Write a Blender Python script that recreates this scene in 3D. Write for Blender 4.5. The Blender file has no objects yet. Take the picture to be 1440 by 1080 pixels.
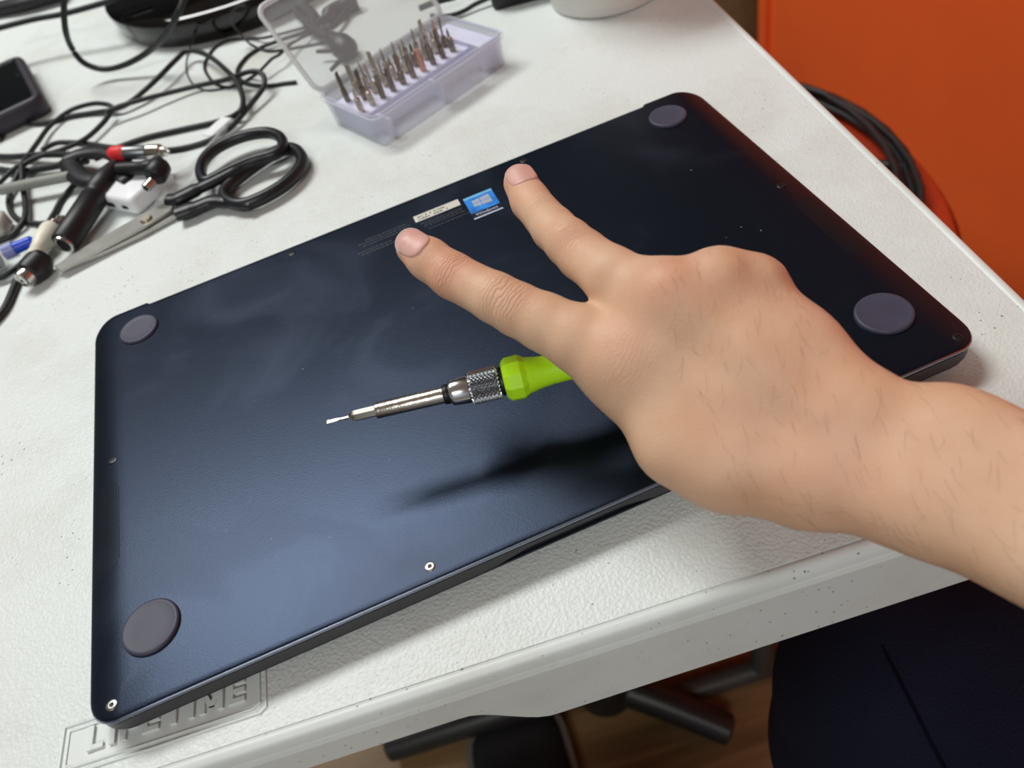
import bpy, math, random
import numpy as np
from mathutils import Vector, Matrix
random.seed(7); np.random.seed(7)
scene = bpy.context.scene
C = scene.collection
# ------------------------------------------------------------------ camera
FPX = 1156.0                                   # focal length in pixels of the 1440x1080 frame
CW = np.array([0.1614648542970948, -0.12843679907746372, 0.9874420643707773])
RW = np.array([[0.9506911876260755, -0.22697037223360902, -0.21135447924815495],
               [-0.3101379266351899, -0.6976258566128644, -0.6458580576625118],
               [-0.0008557058767239001, 0.6795606038561269, -0.7336188747940914]])
cam = bpy.data.cameras.new('camera')
cam.sensor_width = 36; cam.lens = FPX/1440*36; cam.clip_start = .01; cam.clip_end = 50
cam.dof.use_dof = True; cam.dof.focus_distance = .31; cam.dof.aperture_fstop = 11
camo = bpy.data.objects.new('camera', cam); C.objects.link(camo)
mw = Matrix(((RW[0][0], -RW[1][0], -RW[2][0], CW[0]), (RW[0][1], -RW[1][1], -RW[2][1], CW[1]),
             (RW[0][2], -RW[1][2], -RW[2][2], CW[2]), (0, 0, 0, 1)))
camo.matrix_world = mw
scene.camera = camo
# ------------------------------------------------------------------ world, lights, exposure
world = bpy.data.worlds.new('world'); scene.world = world; world.use_nodes = True
world.node_tree.nodes['Background'].inputs[0].default_value = (.8, .85, .9, 1)
world.node_tree.nodes['Background'].inputs[1].default_value = 0.0    # closed room, no sky
scene.view_settings.view_transform = 'Standard'
scene.view_settings.look = 'None'
scene.view_settings.gamma = 1
scene.view_settings.use_curve_mapping = False
scene.view_settings.exposure = 0.15
CEIL = 2.70
def area_light(name, x, y, sx, sy, power, col=(.985, 1, .985)):
    l = bpy.data.lights.new(name, 'AREA'); l.shape = 'RECTANGLE'; l.size = sx; l.size_y = sy
    l.energy = power; l.color = col
    o = bpy.data.objects.new(name, l); C.objects.link(o); o.location = (x, y, CEIL-.03)
    return o
# the room's ceiling panels: one over the far left of the table (the soft glow on the laptop and the
# shadows falling towards the viewer show it), one behind the viewer (it lights the table's front skirt)
area_light('ceiling_panel_rear_offscreen', -.60, 1.30, 1.30, .62, 50)
area_light('ceiling_panel_front_offscreen', -.5, -2.1, 1.24, .62, 40)
# ------------------------------------------------------------------ pixel helpers
LZ = .7565                                     # laptop upper face
TZ = .743                                      # table top
def ray(u, v): return RW.T@np.array([(u-720)/FPX, (v-540)/FPX, 1.0])
def P(u, v, z=TZ):
    d = ray(u, v); return CW+d*((z-CW[2])/d[2])
def PD(u, v, dist):
    d = ray(u, v); return CW+d/np.linalg.norm(d)*dist
LA = math.radians(6.55)
# ------------------------------------------------------------------ materials
def lin(c):
    return tuple((x/255/12.92 if x <= 10 else ((x/255+.055)/1.055)**2.4) for x in c)
MATS = {}
def mat(name, rgb, rough=.5, metal=0, spec=.5, var=.12, vscale=40, bump=0, bscale=400, rvar=0, coat=0, trans=0, alpha=1, ior=1.45, aniso=0):
    """procedural principled material; rgb is 0-255 sRGB"""
    m = bpy.data.materials.new(name); m.use_nodes = True; MATS[name] = m
    nt = m.node_tree; b = nt.nodes['Principled BSDF']
    L = nt.links.new
    tc = nt.nodes.new('ShaderNodeTexCoord')
    n = nt.nodes.new('ShaderNodeTexNoise'); n.inputs['Scale'].default_value = vscale; n.inputs['Detail'].default_value = 3
    L(tc.outputs['Object'], n.inputs['Vector'])
    c = lin(rgb)
    r = nt.nodes.new('ShaderNodeValToRGB')
    r.color_ramp.elements[0].position = .3; r.color_ramp.elements[1].position = .7
    r.color_ramp.elements[0].color = (*[x*(1-var) for x in c], 1); r.color_ramp.elements[1].color = (*[min(1, x*(1+var)) for x in c], 1)
    L(n.outputs['Fac'], r.inputs[0]); L(r.outputs[0], b.inputs['Base Color'])
    b.inputs['Roughness'].default_value = rough; b.inputs['Metallic'].default_value = metal
    b.inputs['Specular IOR Level'].default_value = spec; b.inputs['Coat Weight'].default_value = coat
    b.inputs['Transmission Weight'].default_value = trans; b.inputs['IOR'].default_value = ior
    if rvar:
        mr = nt.nodes.new('ShaderNodeMapRange'); mr.inputs[3].default_value = rough-rvar; mr.inputs[4].default_value = rough+rvar
        L(n.outputs['Fac'], mr.inputs[0]); L(mr.outputs[0], b.inputs['Roughness'])
    if bump:
        n2 = nt.nodes.new('ShaderNodeTexNoise'); n2.inputs['Scale'].default_value = bscale; n2.inputs['Detail'].default_value = 2
        L(tc.outputs['Object'], n2.inputs['Vector'])
        bp = nt.nodes.new('ShaderNodeBump'); bp.inputs['Strength'].default_value = bump; bp.inputs['Distance'].default_value = .001
        L(n2.outputs['Fac'], bp.inputs['Height']); L(bp.outputs[0], b.inputs['Normal'])
    if alpha < 1:
        b.inputs['Alpha'].default_value = alpha
    return m
# ------------------------------------------------------------------ mesh helpers
class MB:
    def __init__(s): s.v = []; s.f = []
    def add(s, v, f):
        o = len(s.v); s.v += [tuple(float(x) for x in p) for p in v]; s.f += [tuple(i+o for i in q) for q in f]; return s
    def box(s, c, size, rot=None):
        x, y, z = [a/2 for a in size]
        pts = [np.array([i, j, k]) for i in (-x, x) for j in (-y, y) for k in (-z, z)]
        if rot is not None: pts = [rot@p for p in pts]
        return s.add([p+np.array(c) for p in pts], [(0,1,3,2),(4,6,7,5),(0,4,5,1),(2,3,7,6),(0,2,6,4),(1,5,7,3)])
    def rings(s, rings, close=True, cap0=True, cap1=True):
        n = len(rings[0]); v = [p for r in rings for p in r]; f = []
        for i in range(len(rings)-1):
            for j in range(n if close else n-1):
                k = (j+1) % n
                f.append((i*n+j, i*n+k, (i+1)*n+k, (i+1)*n+j))
        if cap0: f.append(tuple(range(n-1, -1, -1)))
        if cap1: f.append(tuple((len(rings)-1)*n+j for j in range(n)))
        return s.add(v, f)
    def lathe(s, a, b, prof, n=24, cap0=True, cap1=True, twist=0):
        """prof: (metres along a->b, radius)"""
        a = np.array(a, float); b = np.array(b, float); ax = (b-a)/np.linalg.norm(b-a)
        h = np.array([0, 0, 1.]) if abs(ax[2]) < .9 else np.array([1., 0, 0])
        e1 = np.cross(h, ax); e1 /= np.linalg.norm(e1); e2 = np.cross(ax, e1)
        R = [[a+ax*t+(e1*math.cos(2*math.pi*j/n+twist)+e2*math.sin(2*math.pi*j/n+twist))*r for j in range(n)] for t, r in prof]
        return s.rings(R, True, cap0, cap1)
    def tube(s, pts, r, n=8, flat=1.0):
        pts = [np.array(p, float) for p in pts]; R = []
        up = np.array([0, 0, 1.])
        for i, p in enumerate(pts):
            t = pts[min(i+1, len(pts)-1)]-pts[max(i-1, 0)]; t /= np.linalg.norm(t)+1e-12
            e1 = np.cross(up, t)
            if np.linalg.norm(e1) < 1e-3: e1 = np.array([1., 0, 0])
            e1 /= np.linalg.norm(e1); e2 = np.cross(t, e1)
            rr = r[i] if hasattr(r, '__len__') else r
            R.append([p+e1*math.cos(2*math.pi*j/n)*rr+e2*math.sin(2*math.pi*j/n)*rr*flat for j in range(n)])
        return s.rings(R)
    def prism(s, poly, z0, z1):
        n = len(poly)
        return s.rings([[(x, y, z0) for x, y in poly], [(x, y, z1) for x, y in poly]])
    def build(s, name, m, parent=None, smooth=40):
        me = bpy.data.meshes.new(name); me.from_pydata(s.v, [], s.f); me.update()
        if smooth:
            me.polygons.foreach_set('use_smooth', [True]*len(me.polygons)); me.set_sharp_from_angle(angle=math.radians(smooth))
        if m: me.materials.append(MATS[m] if isinstance(m, str) else m)
        o = bpy.data.objects.new(name, me); C.objects.link(o)
        if parent: o.parent = parent
        return o
def spline(pts, n=10, closed=False):
    pts = [np.array(p, float) for p in pts]; out = []
    N = len(pts)
    for i in range(N if closed else N-1):
        if closed: a, b, c, d = pts[i-1], pts[i], pts[(i+1) % N], pts[(i+2) % N]
        else: a, b, c, d = pts[max(i-1, 0)], pts[i], pts[i+1], pts[min(i+2, N-1)]
        for k in range(n):
            t = k/n
            out.append(.5*((2*b)+(-a+c)*t+(2*a-5*b+4*c-d)*t*t+(-a+3*b-3*c+d)*t**3))
    if not closed: out.append(pts[-1])
    return out
def rrect(x0, y0, x1, y1, r, n=6):
    p = []
    for cx, cy, a0 in ((x1-r, y1-r, 0), (x0+r, y1-r, 90), (x0+r, y0+r, 180), (x1-r, y0+r, 270)):
        for k in range(n+1):
            a = math.radians(a0+90*k/n); p.append((cx+r*math.cos(a), cy+r*math.sin(a)))
    return p
def rotz(a): c, s = math.cos(a), math.sin(a); return np.array([[c, -s, 0], [s, c, 0], [0, 0, 1]])
def empty(name, loc, rz=0):
    o = bpy.data.objects.new(name, None); o.location = [float(x) for x in loc]; o.rotation_euler = (0, 0, rz); o.empty_display_size = .02; C.objects.link(o); return o
def tag(o, label=None, cat=None, group=None, kind=None):
    if label: o['label'] = label
    if cat: o['category'] = cat
    if group: o['group'] = group
    if kind: o['kind'] = kind
    return o
def attach(child, parent):
    """parent keeping world placement (parents here are unscaled empties)"""
    child.parent = parent
    child.matrix_parent_inverse = (Matrix.Translation(parent.location) @ parent.rotation_euler.to_matrix().to_4x4()).inverted()
    return child
def text_mesh(name, s, size, depth, m, parent=None, bold=0, sx=1.0, res=3):
    cu = bpy.data.curves.new(name, 'FONT'); cu.body = s; cu.size = size; cu.extrude = depth; cu.offset = bold; cu.align_x = 'CENTER'; cu.align_y = 'CENTER'; cu.resolution_u = res
    t = bpy.data.objects.new(name+'_curve', cu); C.objects.link(t)
    dg = bpy.context.evaluated_depsgraph_get()
    me = bpy.data.meshes.new_from_object(t.evaluated_get(dg)); me.name = name
    bpy.data.objects.remove(t); bpy.data.curves.remove(cu)
    for v in me.vertices: v.co.x *= sx
    me.materials.clear(); me.materials.append(MATS[m])
    o = bpy.data.objects.new(name, me); C.objects.link(o)
    if parent: o.parent = parent
    return o
# ================================================================== room shell
mat('wall_paint', (180,188,198), .8, var=.04, vscale=3)
mat('wall_dark', (46,47,50), .8, var=.06, vscale=3)
mat('ceiling_white', (225,225,220), .9, var=.02, vscale=3)
def floor_mat():
    m = mat('floor_wood', (128,94,60), .45, var=0, vscale=5)
    nt = m.node_tree; b = nt.nodes['Principled BSDF']; L = nt.links.new
    tc = nt.nodes['Texture Coordinate']
    mp = nt.nodes.new('ShaderNodeMapping'); mp.inputs['Scale'].default_value = (1.6, 18, 1); mp.inputs['Rotation'].default_value = (0, 0, math.radians(-8))
    L(tc.outputs['Object'], mp.inputs[0])
    n = nt.nodes.new('ShaderNodeTexNoise'); n.inputs['Scale'].default_value = 2.2; n.inputs['Detail'].default_value = 6; n.inputs['Distortion'].default_value = .6
    L(mp.outputs[0], n.inputs['Vector'])
    r = nt.nodes.new('ShaderNodeValToRGB')
    r.color_ramp.elements[0].position = .3; r.color_ramp.elements[1].position = .72
    r.color_ramp.elements[0].color = (*lin((104,80,50)), 1); r.color_ramp.elements[1].color = (*lin((150,120,80)), 1)
    L(n.outputs['Fac'], r.inputs[0]); L(r.outputs[0], b.inputs['Base Color'])
floor_mat()
RX0, RX1, RY0, RY1 = -3.0, 2.4, -3.0, 2.9
tag(MB().box(((RX0+RX1)/2, (RY0+RY1)/2, -.05), (RX1-RX0, RY1-RY0, .1)).build('floor', 'floor_wood', smooth=0), 'brown wood grain floor under the white table', 'floor', kind='structure')
tag(MB().box(((RX0+RX1)/2, (RY0+RY1)/2, CEIL+.05), (RX1-RX0, RY1-RY0, .1)).build('ceiling', 'ceiling_white', smooth=0), 'plain white ceiling above the room', 'ceiling', kind='structure')
for nm, c, s in (('wall_left', (RX0-.05, (RY0+RY1)/2, CEIL/2), (.1, RY1-RY0+.2, CEIL)), ('wall_right', (RX1+.05, (RY0+RY1)/2, CEIL/2), (.1, RY1-RY0+.2, CEIL)),
                 ('wall_back', ((RX0+RX1)/2, RY1+.05, CEIL/2), (RX1-RX0, .1, CEIL)), ('wall_front', ((RX0+RX1)/2, RY0-.05, CEIL/2), (RX1-RX0, .1, CEIL))):
    tag(MB().box(c, s).build(nm, 'wall_dark' if nm == 'wall_back' else 'wall_paint', smooth=0), 'dark grey rear wall' if nm == 'wall_back' else 'plain pale painted room wall', 'wall', kind='structure')
# ================================================================== table
def table_mat(name, grain):
    m = mat(name, (226,229,224), .42, var=.0, vscale=30)
    nt = m.node_tree; b = nt.nodes['Principled BSDF']; L = nt.links.new
    tc = nt.nodes['Texture Coordinate']
    # soft grubby patches
    n = nt.nodes.new('ShaderNodeTexNoise'); n.inputs['Scale'].default_value = 11; n.inputs['Detail'].default_value = 5; n.inputs['Roughness'].default_value = .65
    L(tc.outputs['Object'], n.inputs['Vector'])
    r = nt.nodes.new('ShaderNodeValToRGB'); r.color_ramp.elements[0].position = .30; r.color_ramp.elements[1].position = .52
    r.color_ramp.elements[0].color = (*lin((206,209,202)), 1); r.color_ramp.elements[1].color = (*lin((219,225,222)), 1)
    L(n.outputs['Fac'], r.inputs[0])
    # dark specks and nicks
    v = nt.nodes.new('ShaderNodeTexVoronoi'); v.inputs['Scale'].default_value = 260; v.inputs['Randomness'].default_value = 1
    L(tc.outputs['Object'], v.inputs['Vector'])
    n2 = nt.nodes.new('ShaderNodeTexNoise'); n2.inputs['Scale'].default_value = 26; n2.inputs['Detail'].default_value = 2
    L(tc.outputs['Object'], n2.inputs['Vector'])
    th = nt.nodes.new('ShaderNodeMapRange'); th.inputs[1].default_value = .40; th.inputs[2].default_value = .74; th.inputs[3].default_value = .02; th.inputs[4].default_value = .14
    L(n2.outputs['Fac'], th.inputs[0])
    lt = nt.nodes.new('ShaderNodeMath'); lt.operation = 'LESS_THAN'; L(v.outputs['Distance'], lt.inputs[0]); L(th.outputs[0], lt.inputs[1])
    mx = nt.nodes.new('ShaderNodeMix'); mx.data_type = 'RGBA'
    ml = nt.nodes.new('ShaderNodeMath'); ml.operation = 'MULTIPLY'; ml.inputs[1].default_value = .75; L(lt.outputs[0], ml.inputs[0])
    L(ml.outputs[0], mx.inputs[0]); L(r.outputs[0], mx.inputs[6]); mx.inputs[7].default_value = (*lin((96,98,98)), 1)
    L(mx.outputs[2], b.inputs['Base Color'])
    n3 = nt.nodes.new('ShaderNodeTexNoise'); n3.inputs['Scale'].default_value = 820; n3.inputs['Detail'].default_value = 1.5
    L(tc.outputs['Object'], n3.inputs['Vector'])
    bp = nt.nodes.new('ShaderNodeBump'); bp.inputs['Strength'].default_value = grain; bp.inputs['Distance'].default_value = .0006
    L(n3.outputs['Fac'], bp.inputs['Height']); L(bp.outputs[0], b.inputs['Normal'])
table_mat('table_plastic', .62)
table_mat('table_skirt', .04)
mat('logo_white', (219,224,221), .45, var=.02)
mat('steel_dark', (72,70,66), .45, metal=.2, var=.1)
mat('steel_black', (34,33,32), .4, var=.1)
TX0, TX1, TY0, TY1 = -.318, .354, -.017, 1.80
table = empty('folding_table', (0, .9, 0))
tag(table, 'white moulded plastic folding table with grey legs under the laptop', 'table')
def table_top():
    mb = MB()
    # rings going from the middle of the top out over the rolled edge to the step
    def ring(e, z): return [(x, y, TZ+z) for x, y in rrect(TX0+e, TY0+e, TX1-e, TY1-e, .035-e, 8)]
    flat = ring(.0056, 0)
    mb.rings([flat, ring(.0062, -.004)], True, False, False)
    mb.f.append(tuple(range(len(flat))))
    attach(mb.build('table_top', 'table_plastic', smooth=30), table)
    roll = [(.0057, -.0004), (.0052, -.0003), (.0048, .0001), (.0040, .0003), (.0030, .0002), (.0020, -.0003), (.0011, -.0013), (.0005, -.0026), (.0002, -.0040), (.0002, -.0051)]
    attach(MB().rings([ring(e, z) for e, z in roll], True, False, False).build('rolled_edge', 'table_skirt', smooth=60), table)
table_top()
def skirt_bottom(x, y):
    if y < .05:
        t = min(max((x-.112)/.028, 0), 1); t = t*t*(3-2*t)
        return TZ-.0205+(-.0215)*t
    return TZ-.042
def table_skirt():
    o = []
    base = rrect(TX0, TY0, TX1, TY1, .035, 8)
    # densify
    pts = []
    for a, b in zip(base, base[1:]+base[:1]):
        L = math.dist(a, b); k = max(1, int(L/.004)) if max(a[1], b[1]) < .05 else 1
        for i in range(k): t = i/k; pts.append((a[0]+(b[0]-a[0])*t, a[1]+(b[1]-a[1])*t))
    cx, cy = (TX0+TX1)/2, (TY0+TY1)/2
    def off(p, e):  # push outwards by e
        dx = max(0, abs(p[0]-cx)-(TX1-cx-.035)); dy = max(0, abs(p[1]-cy)-(TY1-cy-.035))
        l = math.hypot(dx, dy) or 1
        return (p[0]+math.copysign(dx/l, p[0]-cx)*e, p[1]+math.copysign(dy/l, p[1]-cy)*e)
    R = [[(*off(p, -.0003), TZ-.0050) for p in pts], [(*off(p, .0009), TZ-.0053) for p in pts], [(*off(p, .0012), TZ-.0060) for p in pts],
         [(*off(p, .0012), skirt_bottom(*p)+.0006) for p in pts], [(*off(p, .0004), skirt_bottom(*p)) for p in pts], [(*off(p, -.006), skirt_bottom(*p)+.0005) for p in pts],
         [(*off(p, -.008), TZ-.012) for p in pts]]
    mb = MB(); mb.rings(R, True, False, False)
    n = len(pts); k = 6*n
    mb.f.append(tuple(k+j for j in range(n)))
    return attach(mb.build('skirt', 'table_skirt', smooth=0), table)
table_skirt()
# moulded maker's logo on the table end
def logo_frame():
    mb = MB()
    x0, x1, y0, y1 = -.0168, .0545, -.0052, .0125
    for (e, w) in ((0, .0011), (.0022, .0008)):
        a = [(x0+e, y0+e+.0015), (x0+e+.0022, y0+e), (x1-e-.0022, y0+e), (x1-e, y0+e+.0015), (x1-e, y1-e), (x0+e, y1-e)]
        b = [(x0+e+w, y0+e+w+.0013), (x0+e+w+.002, y0+e+w), (x1-e-w-.002, y0+e+w), (x1-e-w, y0+e+w+.0013), (x1-e-w, y1-e-w), (x0+e+w, y1-e-w)]
        R = [[(*p, TZ-.0001) for p in a], [(*p, TZ+.0007) for p in [((p[0]*.7+q[0]*.3), (p[1]*.7+q[1]*.3)) for p, q in zip(a, b)]],
             [(*p, TZ+.0007) for p in [((p[0]*.3+q[0]*.7), (p[1]*.3+q[1]*.7)) for p, q in zip(a, b)]], [(*p, TZ-.0001) for p in b]]
        mb.rings(R, True, False, False)
    return mb.build('logo_border', 'table_skirt', smooth=0)
attach(logo_frame(), table)
def letters(word, x0, x1, y0, y1, gap):
    G = {'L': ['v0', 'h0'], 'I': ['v.5'], 'F': ['v0', 'h1', 'h.5'], 'E': ['v0', 'h0', 'h.5', 'h1'], 'T': ['v.5', 'h1'], 'M': ['v0', 'v1', 'd']}
    Wd = {'L': .85, 'I': .36, 'F': .85, 'E': .88, 'T': .95, 'M': 1.2}
    tot = sum(Wd[c] for c in word); u = (x1-x0-gap*(len(word)-1))/tot; x = x0; h = y1-y0; sw = h*.24
    for c in word:
        w_ = Wd[c]*u; mb = MB()
        for g in G[c]:
            if g[0] == 'v':
                t = float(g[1:]); xx = x+sw/2+(w_-sw)*t; mb.box((xx, (y0+y1)/2, TZ+.0003), (sw, h, .0021))
            elif g[0] == 'h':
                t = float(g[1:]); yy = y0+sw*.4+(h-sw*.8)*t; mb.box((x+w_/2, yy+.00012*(1-2*t), TZ+.00025), (w_-.0003, sw*.8, .0021))
            else:
                for sx_, ex_ in ((x+sw*.3, x+w_/2), (x+w_-sw*.3, x+w_/2)):
                    p0 = np.array([sx_, y1]); p1 = np.array([ex_, y0+h*.2]); d = sw*.5
                    mb.prism([(p0[0]-d, p0[1]), (p1[0]-d, p1[1]), (p1[0]+d, p1[1]), (p0[0]+d, p0[1])], TZ-.0006, TZ+.00120+.00004*(sx_ > x+sw))
        attach(mb.build('raised_letter', 'logo_white', smooth=0), table)
        x += w_+gap
attach(MB().box((.0189, .0037, TZ+.00005), (.0662, .0130, .0003)).build('logo_field', 'logo_white', smooth=0), table)
letters('LIFETIME', -.0070, .0472, .0008, .0090, .0016)
# legs: two end frames with floor bars
for yy, ydir in ((.224, 1), (1.45, -1)):
    for xx in (TX0+.02, TX1-.02):
        attach(MB().tube([(xx, yy, TZ-.02), (xx, yy, .015)], .0125, 12).build('leg', 'steel_dark'), table)
    for xa, xb in ((TX0-.04, -.165), (.205, TX1+.04)): attach(MB().tube([(xa, yy, .0145), (xa+.004, yy, .0145), (xb-.004, yy, .0145), (xb, yy, .0145)], [.008, .0125, .0125, .008], 12).build('foot_bar', 'steel_dark'), table)
    attach(MB().tube([(TX0+.07, yy, .56), ((TX0+TX1)/2, yy+ydir*.3, TZ-.03), (TX1-.07, yy, .56)], .008, 10).build('brace', 'steel_dark'), table)
# ================================================================== laptop (lying on its lid, underside up)
def laptop_mat():
    m = mat('laptop_navy', (18,24,40), .42, metal=.78, spec=.4, var=.0)
    nt = m.node_tree; b = nt.nodes['Principled BSDF']; L = nt.links.new
    tc = nt.nodes['Texture Coordinate']
    n = nt.nodes.new('ShaderNodeTexNoise'); n.inputs['Scale'].default_value = 17; n.inputs['Detail'].default_value = 5; n.inputs['Distortion'].default_value = .8
    L(tc.outputs['Object'], n.inputs['Vector'])
    r = nt.nodes.new('ShaderNodeMapRange'); r.inputs[1].default_value = .45; r.inputs[2].default_value = .75; r.inputs[3].default_value = .32; r.inputs[4].default_value = .42
    L(n.outputs['Fac'], r.inputs[0]); L(r.outputs[0], b.inputs['Roughness'])
    rc = nt.nodes.new('ShaderNodeValToRGB'); rc.color_ramp.elements[0].position = .5; rc.color_ramp.elements[1].position = .75
    rc.color_ramp.elements[0].color = (*lin((31,39,53)), 1); rc.color_ramp.elements[1].color = (*lin((42,49,63)), 1)
    L(n.outputs['Fac'], rc.inputs[0]); L(rc.outputs[0], b.inputs['Base Color'])
    n3 = nt.nodes.new('ShaderNodeTexNoise'); n3.inputs['Scale'].default_value = 1500; n3.inputs['Detail'].default_value = 1
    L(tc.outputs['Object'], n3.inputs['Vector'])
    bp = nt.nodes.new('ShaderNodeBump'); bp.inputs['Strength'].default_value = .12; bp.inputs['Distance'].default_value = .0002
    L(n3.outputs['Fac'], bp.inputs['Height']); L(bp.outputs[0], b.inputs['Normal'])
laptop_mat()
mat('laptop_band', (70,70,74), .4, metal=.4, var=.03)
mat('laptop_lid', (18,21,30), .3, metal=.0, var=.03)
mat('gel_foot', (62,62,80), .5, spec=.45, var=.12, vscale=90)
mat('screw_steel', (185,182,176), .3, metal=1, var=.05)
mat('screw_hole', (18,15,10), .5, var=.1)
mat('screw_black', (16,17,20), .4, var=.1)
mat('grille_hole', (3,3,4), .8, var=.0)
mat('faint_print', (34,38,46), .5, var=.05)
W_, D_, LT = .324, .211, LZ-TZ
lap = empty('laptop', (0, 0, TZ), LA)
tag(lap, 'dark navy laptop lying upside down on the white table', 'laptop')
def lap_outline(e):
    """outline inset by e, counter-clockwise, with the shallow hinge recess in the rear edge"""
    r = max(.012-e, .0015)
    p = rrect(e, e, W_-e, D_-e, r, 7)
    out = []
    for i, a in enumerate(p):
        b = p[(i+1) % len(p)]
        out.append(a)
        L = math.dist(a, b)
        if L > .05:
            if a[1] > D_-.05 and b[1] > D_-.05:      # rear edge, running right to left
                for x in (.296, .2945, .25, .2, .15, .1, .0295, .028): out.append((x, D_-e-(.0016 if .0290 < x < .2950 else 0)))
            else:
                k = 26 if a[1] < .05 and b[1] < .05 else 12
                for j in range(1, k): out.append((a[0]+(b[0]-a[0])*j/k, a[1]+(b[1]-a[1])*j/k))
    return out
def lap_drop(x):
    d = min(x, W_-x); t = max(0, 1-d/.015)
    return .0026*t*t
CHAM = [(0, .0010), (.0002, .0005), (.0006, .00012), (.0012, 0)]
def lap_z(x, e=.02):
    z = 0
    for (a, za), (b, zb) in zip(CHAM, CHAM[1:]):
        if a <= e <= b: z = za+(zb-za)*(e-a)/(b-a)
    return LT-lap_drop(x)-z
def lap_cover():
    R = []
    o0 = lap_outline(0)
    R.append([(*p, lap_z(p[0], 0)-.0007) for p in lap_outline(.0014)])
    R.append([(*p, lap_z(p[0], 0)-.0006) for p in lap_outline(.0003)])
    for e in (0, .0002, .0006, .0012, .003, .005, .007, .009, .011, .013, .016, .020):
        ol = lap_outline(e)
        R.append([(*p, lap_z(p[0], e)) for p in ol])
    mb = MB(); mb.rings(R, True, True, True)
    return mb.build('bottom_cover', 'laptop_navy', lap, smooth=50)
lap_cover()
def lap_band():
    def lowz(p):
        if p[1] < .01 and .137 < p[0] < .198:
            t = min((p[0]-.137)/.008, (.198-p[0])/.008, 1); t = t*t*(3-2*t); return .0052+.0032*t
        return .0052
    ol = lap_outline(.0004); oi = lap_outline(.0022)
    def top(p): return lap_z(p[0], 0)-.0014
    R = [[(*q, top(p)) for p, q in zip(ol, oi)], [(*p, top(p)-.0003) for p in ol], [(*p, lowz(p)+.0003) for p in ol], [(*q, lowz(p)) for p, q in zip(ol, oi)]]
    mb = MB(); mb.rings(R, True, False, False)
    mb.build('side_band', 'laptop_band', lap, smooth=50)
    og = lap_outline(.0020)
    MB().rings([[(*p, lap_z(p[0], 0)-.0008) for p in og], [(*p, .0040) for p in og]], True, False, False).build('inner_frame', 'laptop_lid', lap, smooth=50)
    R = [[(*p, z) for p in lap_outline(e)] for e, z in ((.0020, .0046), (.0012, .0044), (.0010, .0038), (.0018, .0026), (.0050, .0011), (.012, .0003))]
    MB().rings(R).build('lid', 'laptop_lid', lap, smooth=50)
lap_band()
mat('polished_edge', (150,156,170), .22, metal=1, var=.02)
MB().rings([[(*p, lap_z(p[0], 0)-.0003) for p in lap_outline(-.00008)], [(*p, lap_z(p[0], 0)+.0001) for p in lap_outline(-.00008)], [(*p, lap_z(p[0], 0)+.00042) for p in lap_outline(.0001)], [(*p, lap_z(p[0], .0002)+.0002) for p in lap_outline(.0004)]], True, False, False).build('edge_trim', 'polished_edge', lap, smooth=60)
for (x, y, r) in ((.0239, .1914, .0094), (.2999, .1918, .0094), (.3023, .0269, .0103), (.0234, .0280, .0103)):
    ft = MB().lathe((x, y, LT-.0003), (x, y, LT+.01), [(0, r), (.0010, r), (.0015, r-.0003), (.0017, r-.0009), (.00165, r-.0014), (.00155, r-.0022), (.0016, r*.5), (.0016, .0004)], 40).build('rubber_foot', 'gel_foot', lap, smooth=60)
for i, (x, y, st) in enumerate(((.1185, .0058, 1), (.0090, .0062, 1), (.3161, .0055, 0), (.1024, .2035, 0), (.0100, .1138, 0), (.3140, .1129, 0), (.226, .2035, 0))):
    z = lap_z(x)
    s = MB().lathe((x, y, z-.0006), (x, y, z+.01), [(0, .0019), (.0007, .0019), (.00085, .0017), (.00085, .0009), (.00055, .0008), (.00055, .0001)], 24).build('screw', 'screw_steel' if st else 'screw_black', lap)
    MB().lathe((x, y, z-.0002), (x, y, z+.01), [(0, .0008), (.00022, .0008)], 6).build('screw_socket', 'screw_hole', s)
# speaker grilles: rows of tiny holes
for side in (0, 1):
    mb = MB()
    cx, x_lo, x_hi, y_lo, y_hi = .0078, .0036, .0124, .0585, .1025
    nx, ny = 10, 46
    for i in range(nx):
        for j in range(ny):
            x = x_lo+(x_hi-x_lo)*i/(nx-1); y = y_lo+(y_hi-y_lo)*j/(ny-1)
            # slanted rounded ends
            rr = .0046; yl = y_lo+rr; yh = y_hi-rr
            yc = min(max(y, yl), yh)
            if math.hypot(x-cx, y-yc) > rr: continue
            xx = x if side == 0 else W_-x
            z = lap_z(xx)+.00006
            sl = (lap_z(xx+.0003)-lap_z(xx-.0003))/.0006
            mb.add([(xx+.00030*math.cos(a), y+.00030*math.sin(a), z+sl*.00030*math.cos(a)) for a in [math.pi/3*k for k in range(6)]], [tuple(range(6))])
    tag(mb.build('speaker_grille', 'grille_hole', lap, smooth=0), kind='stuff')
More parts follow.
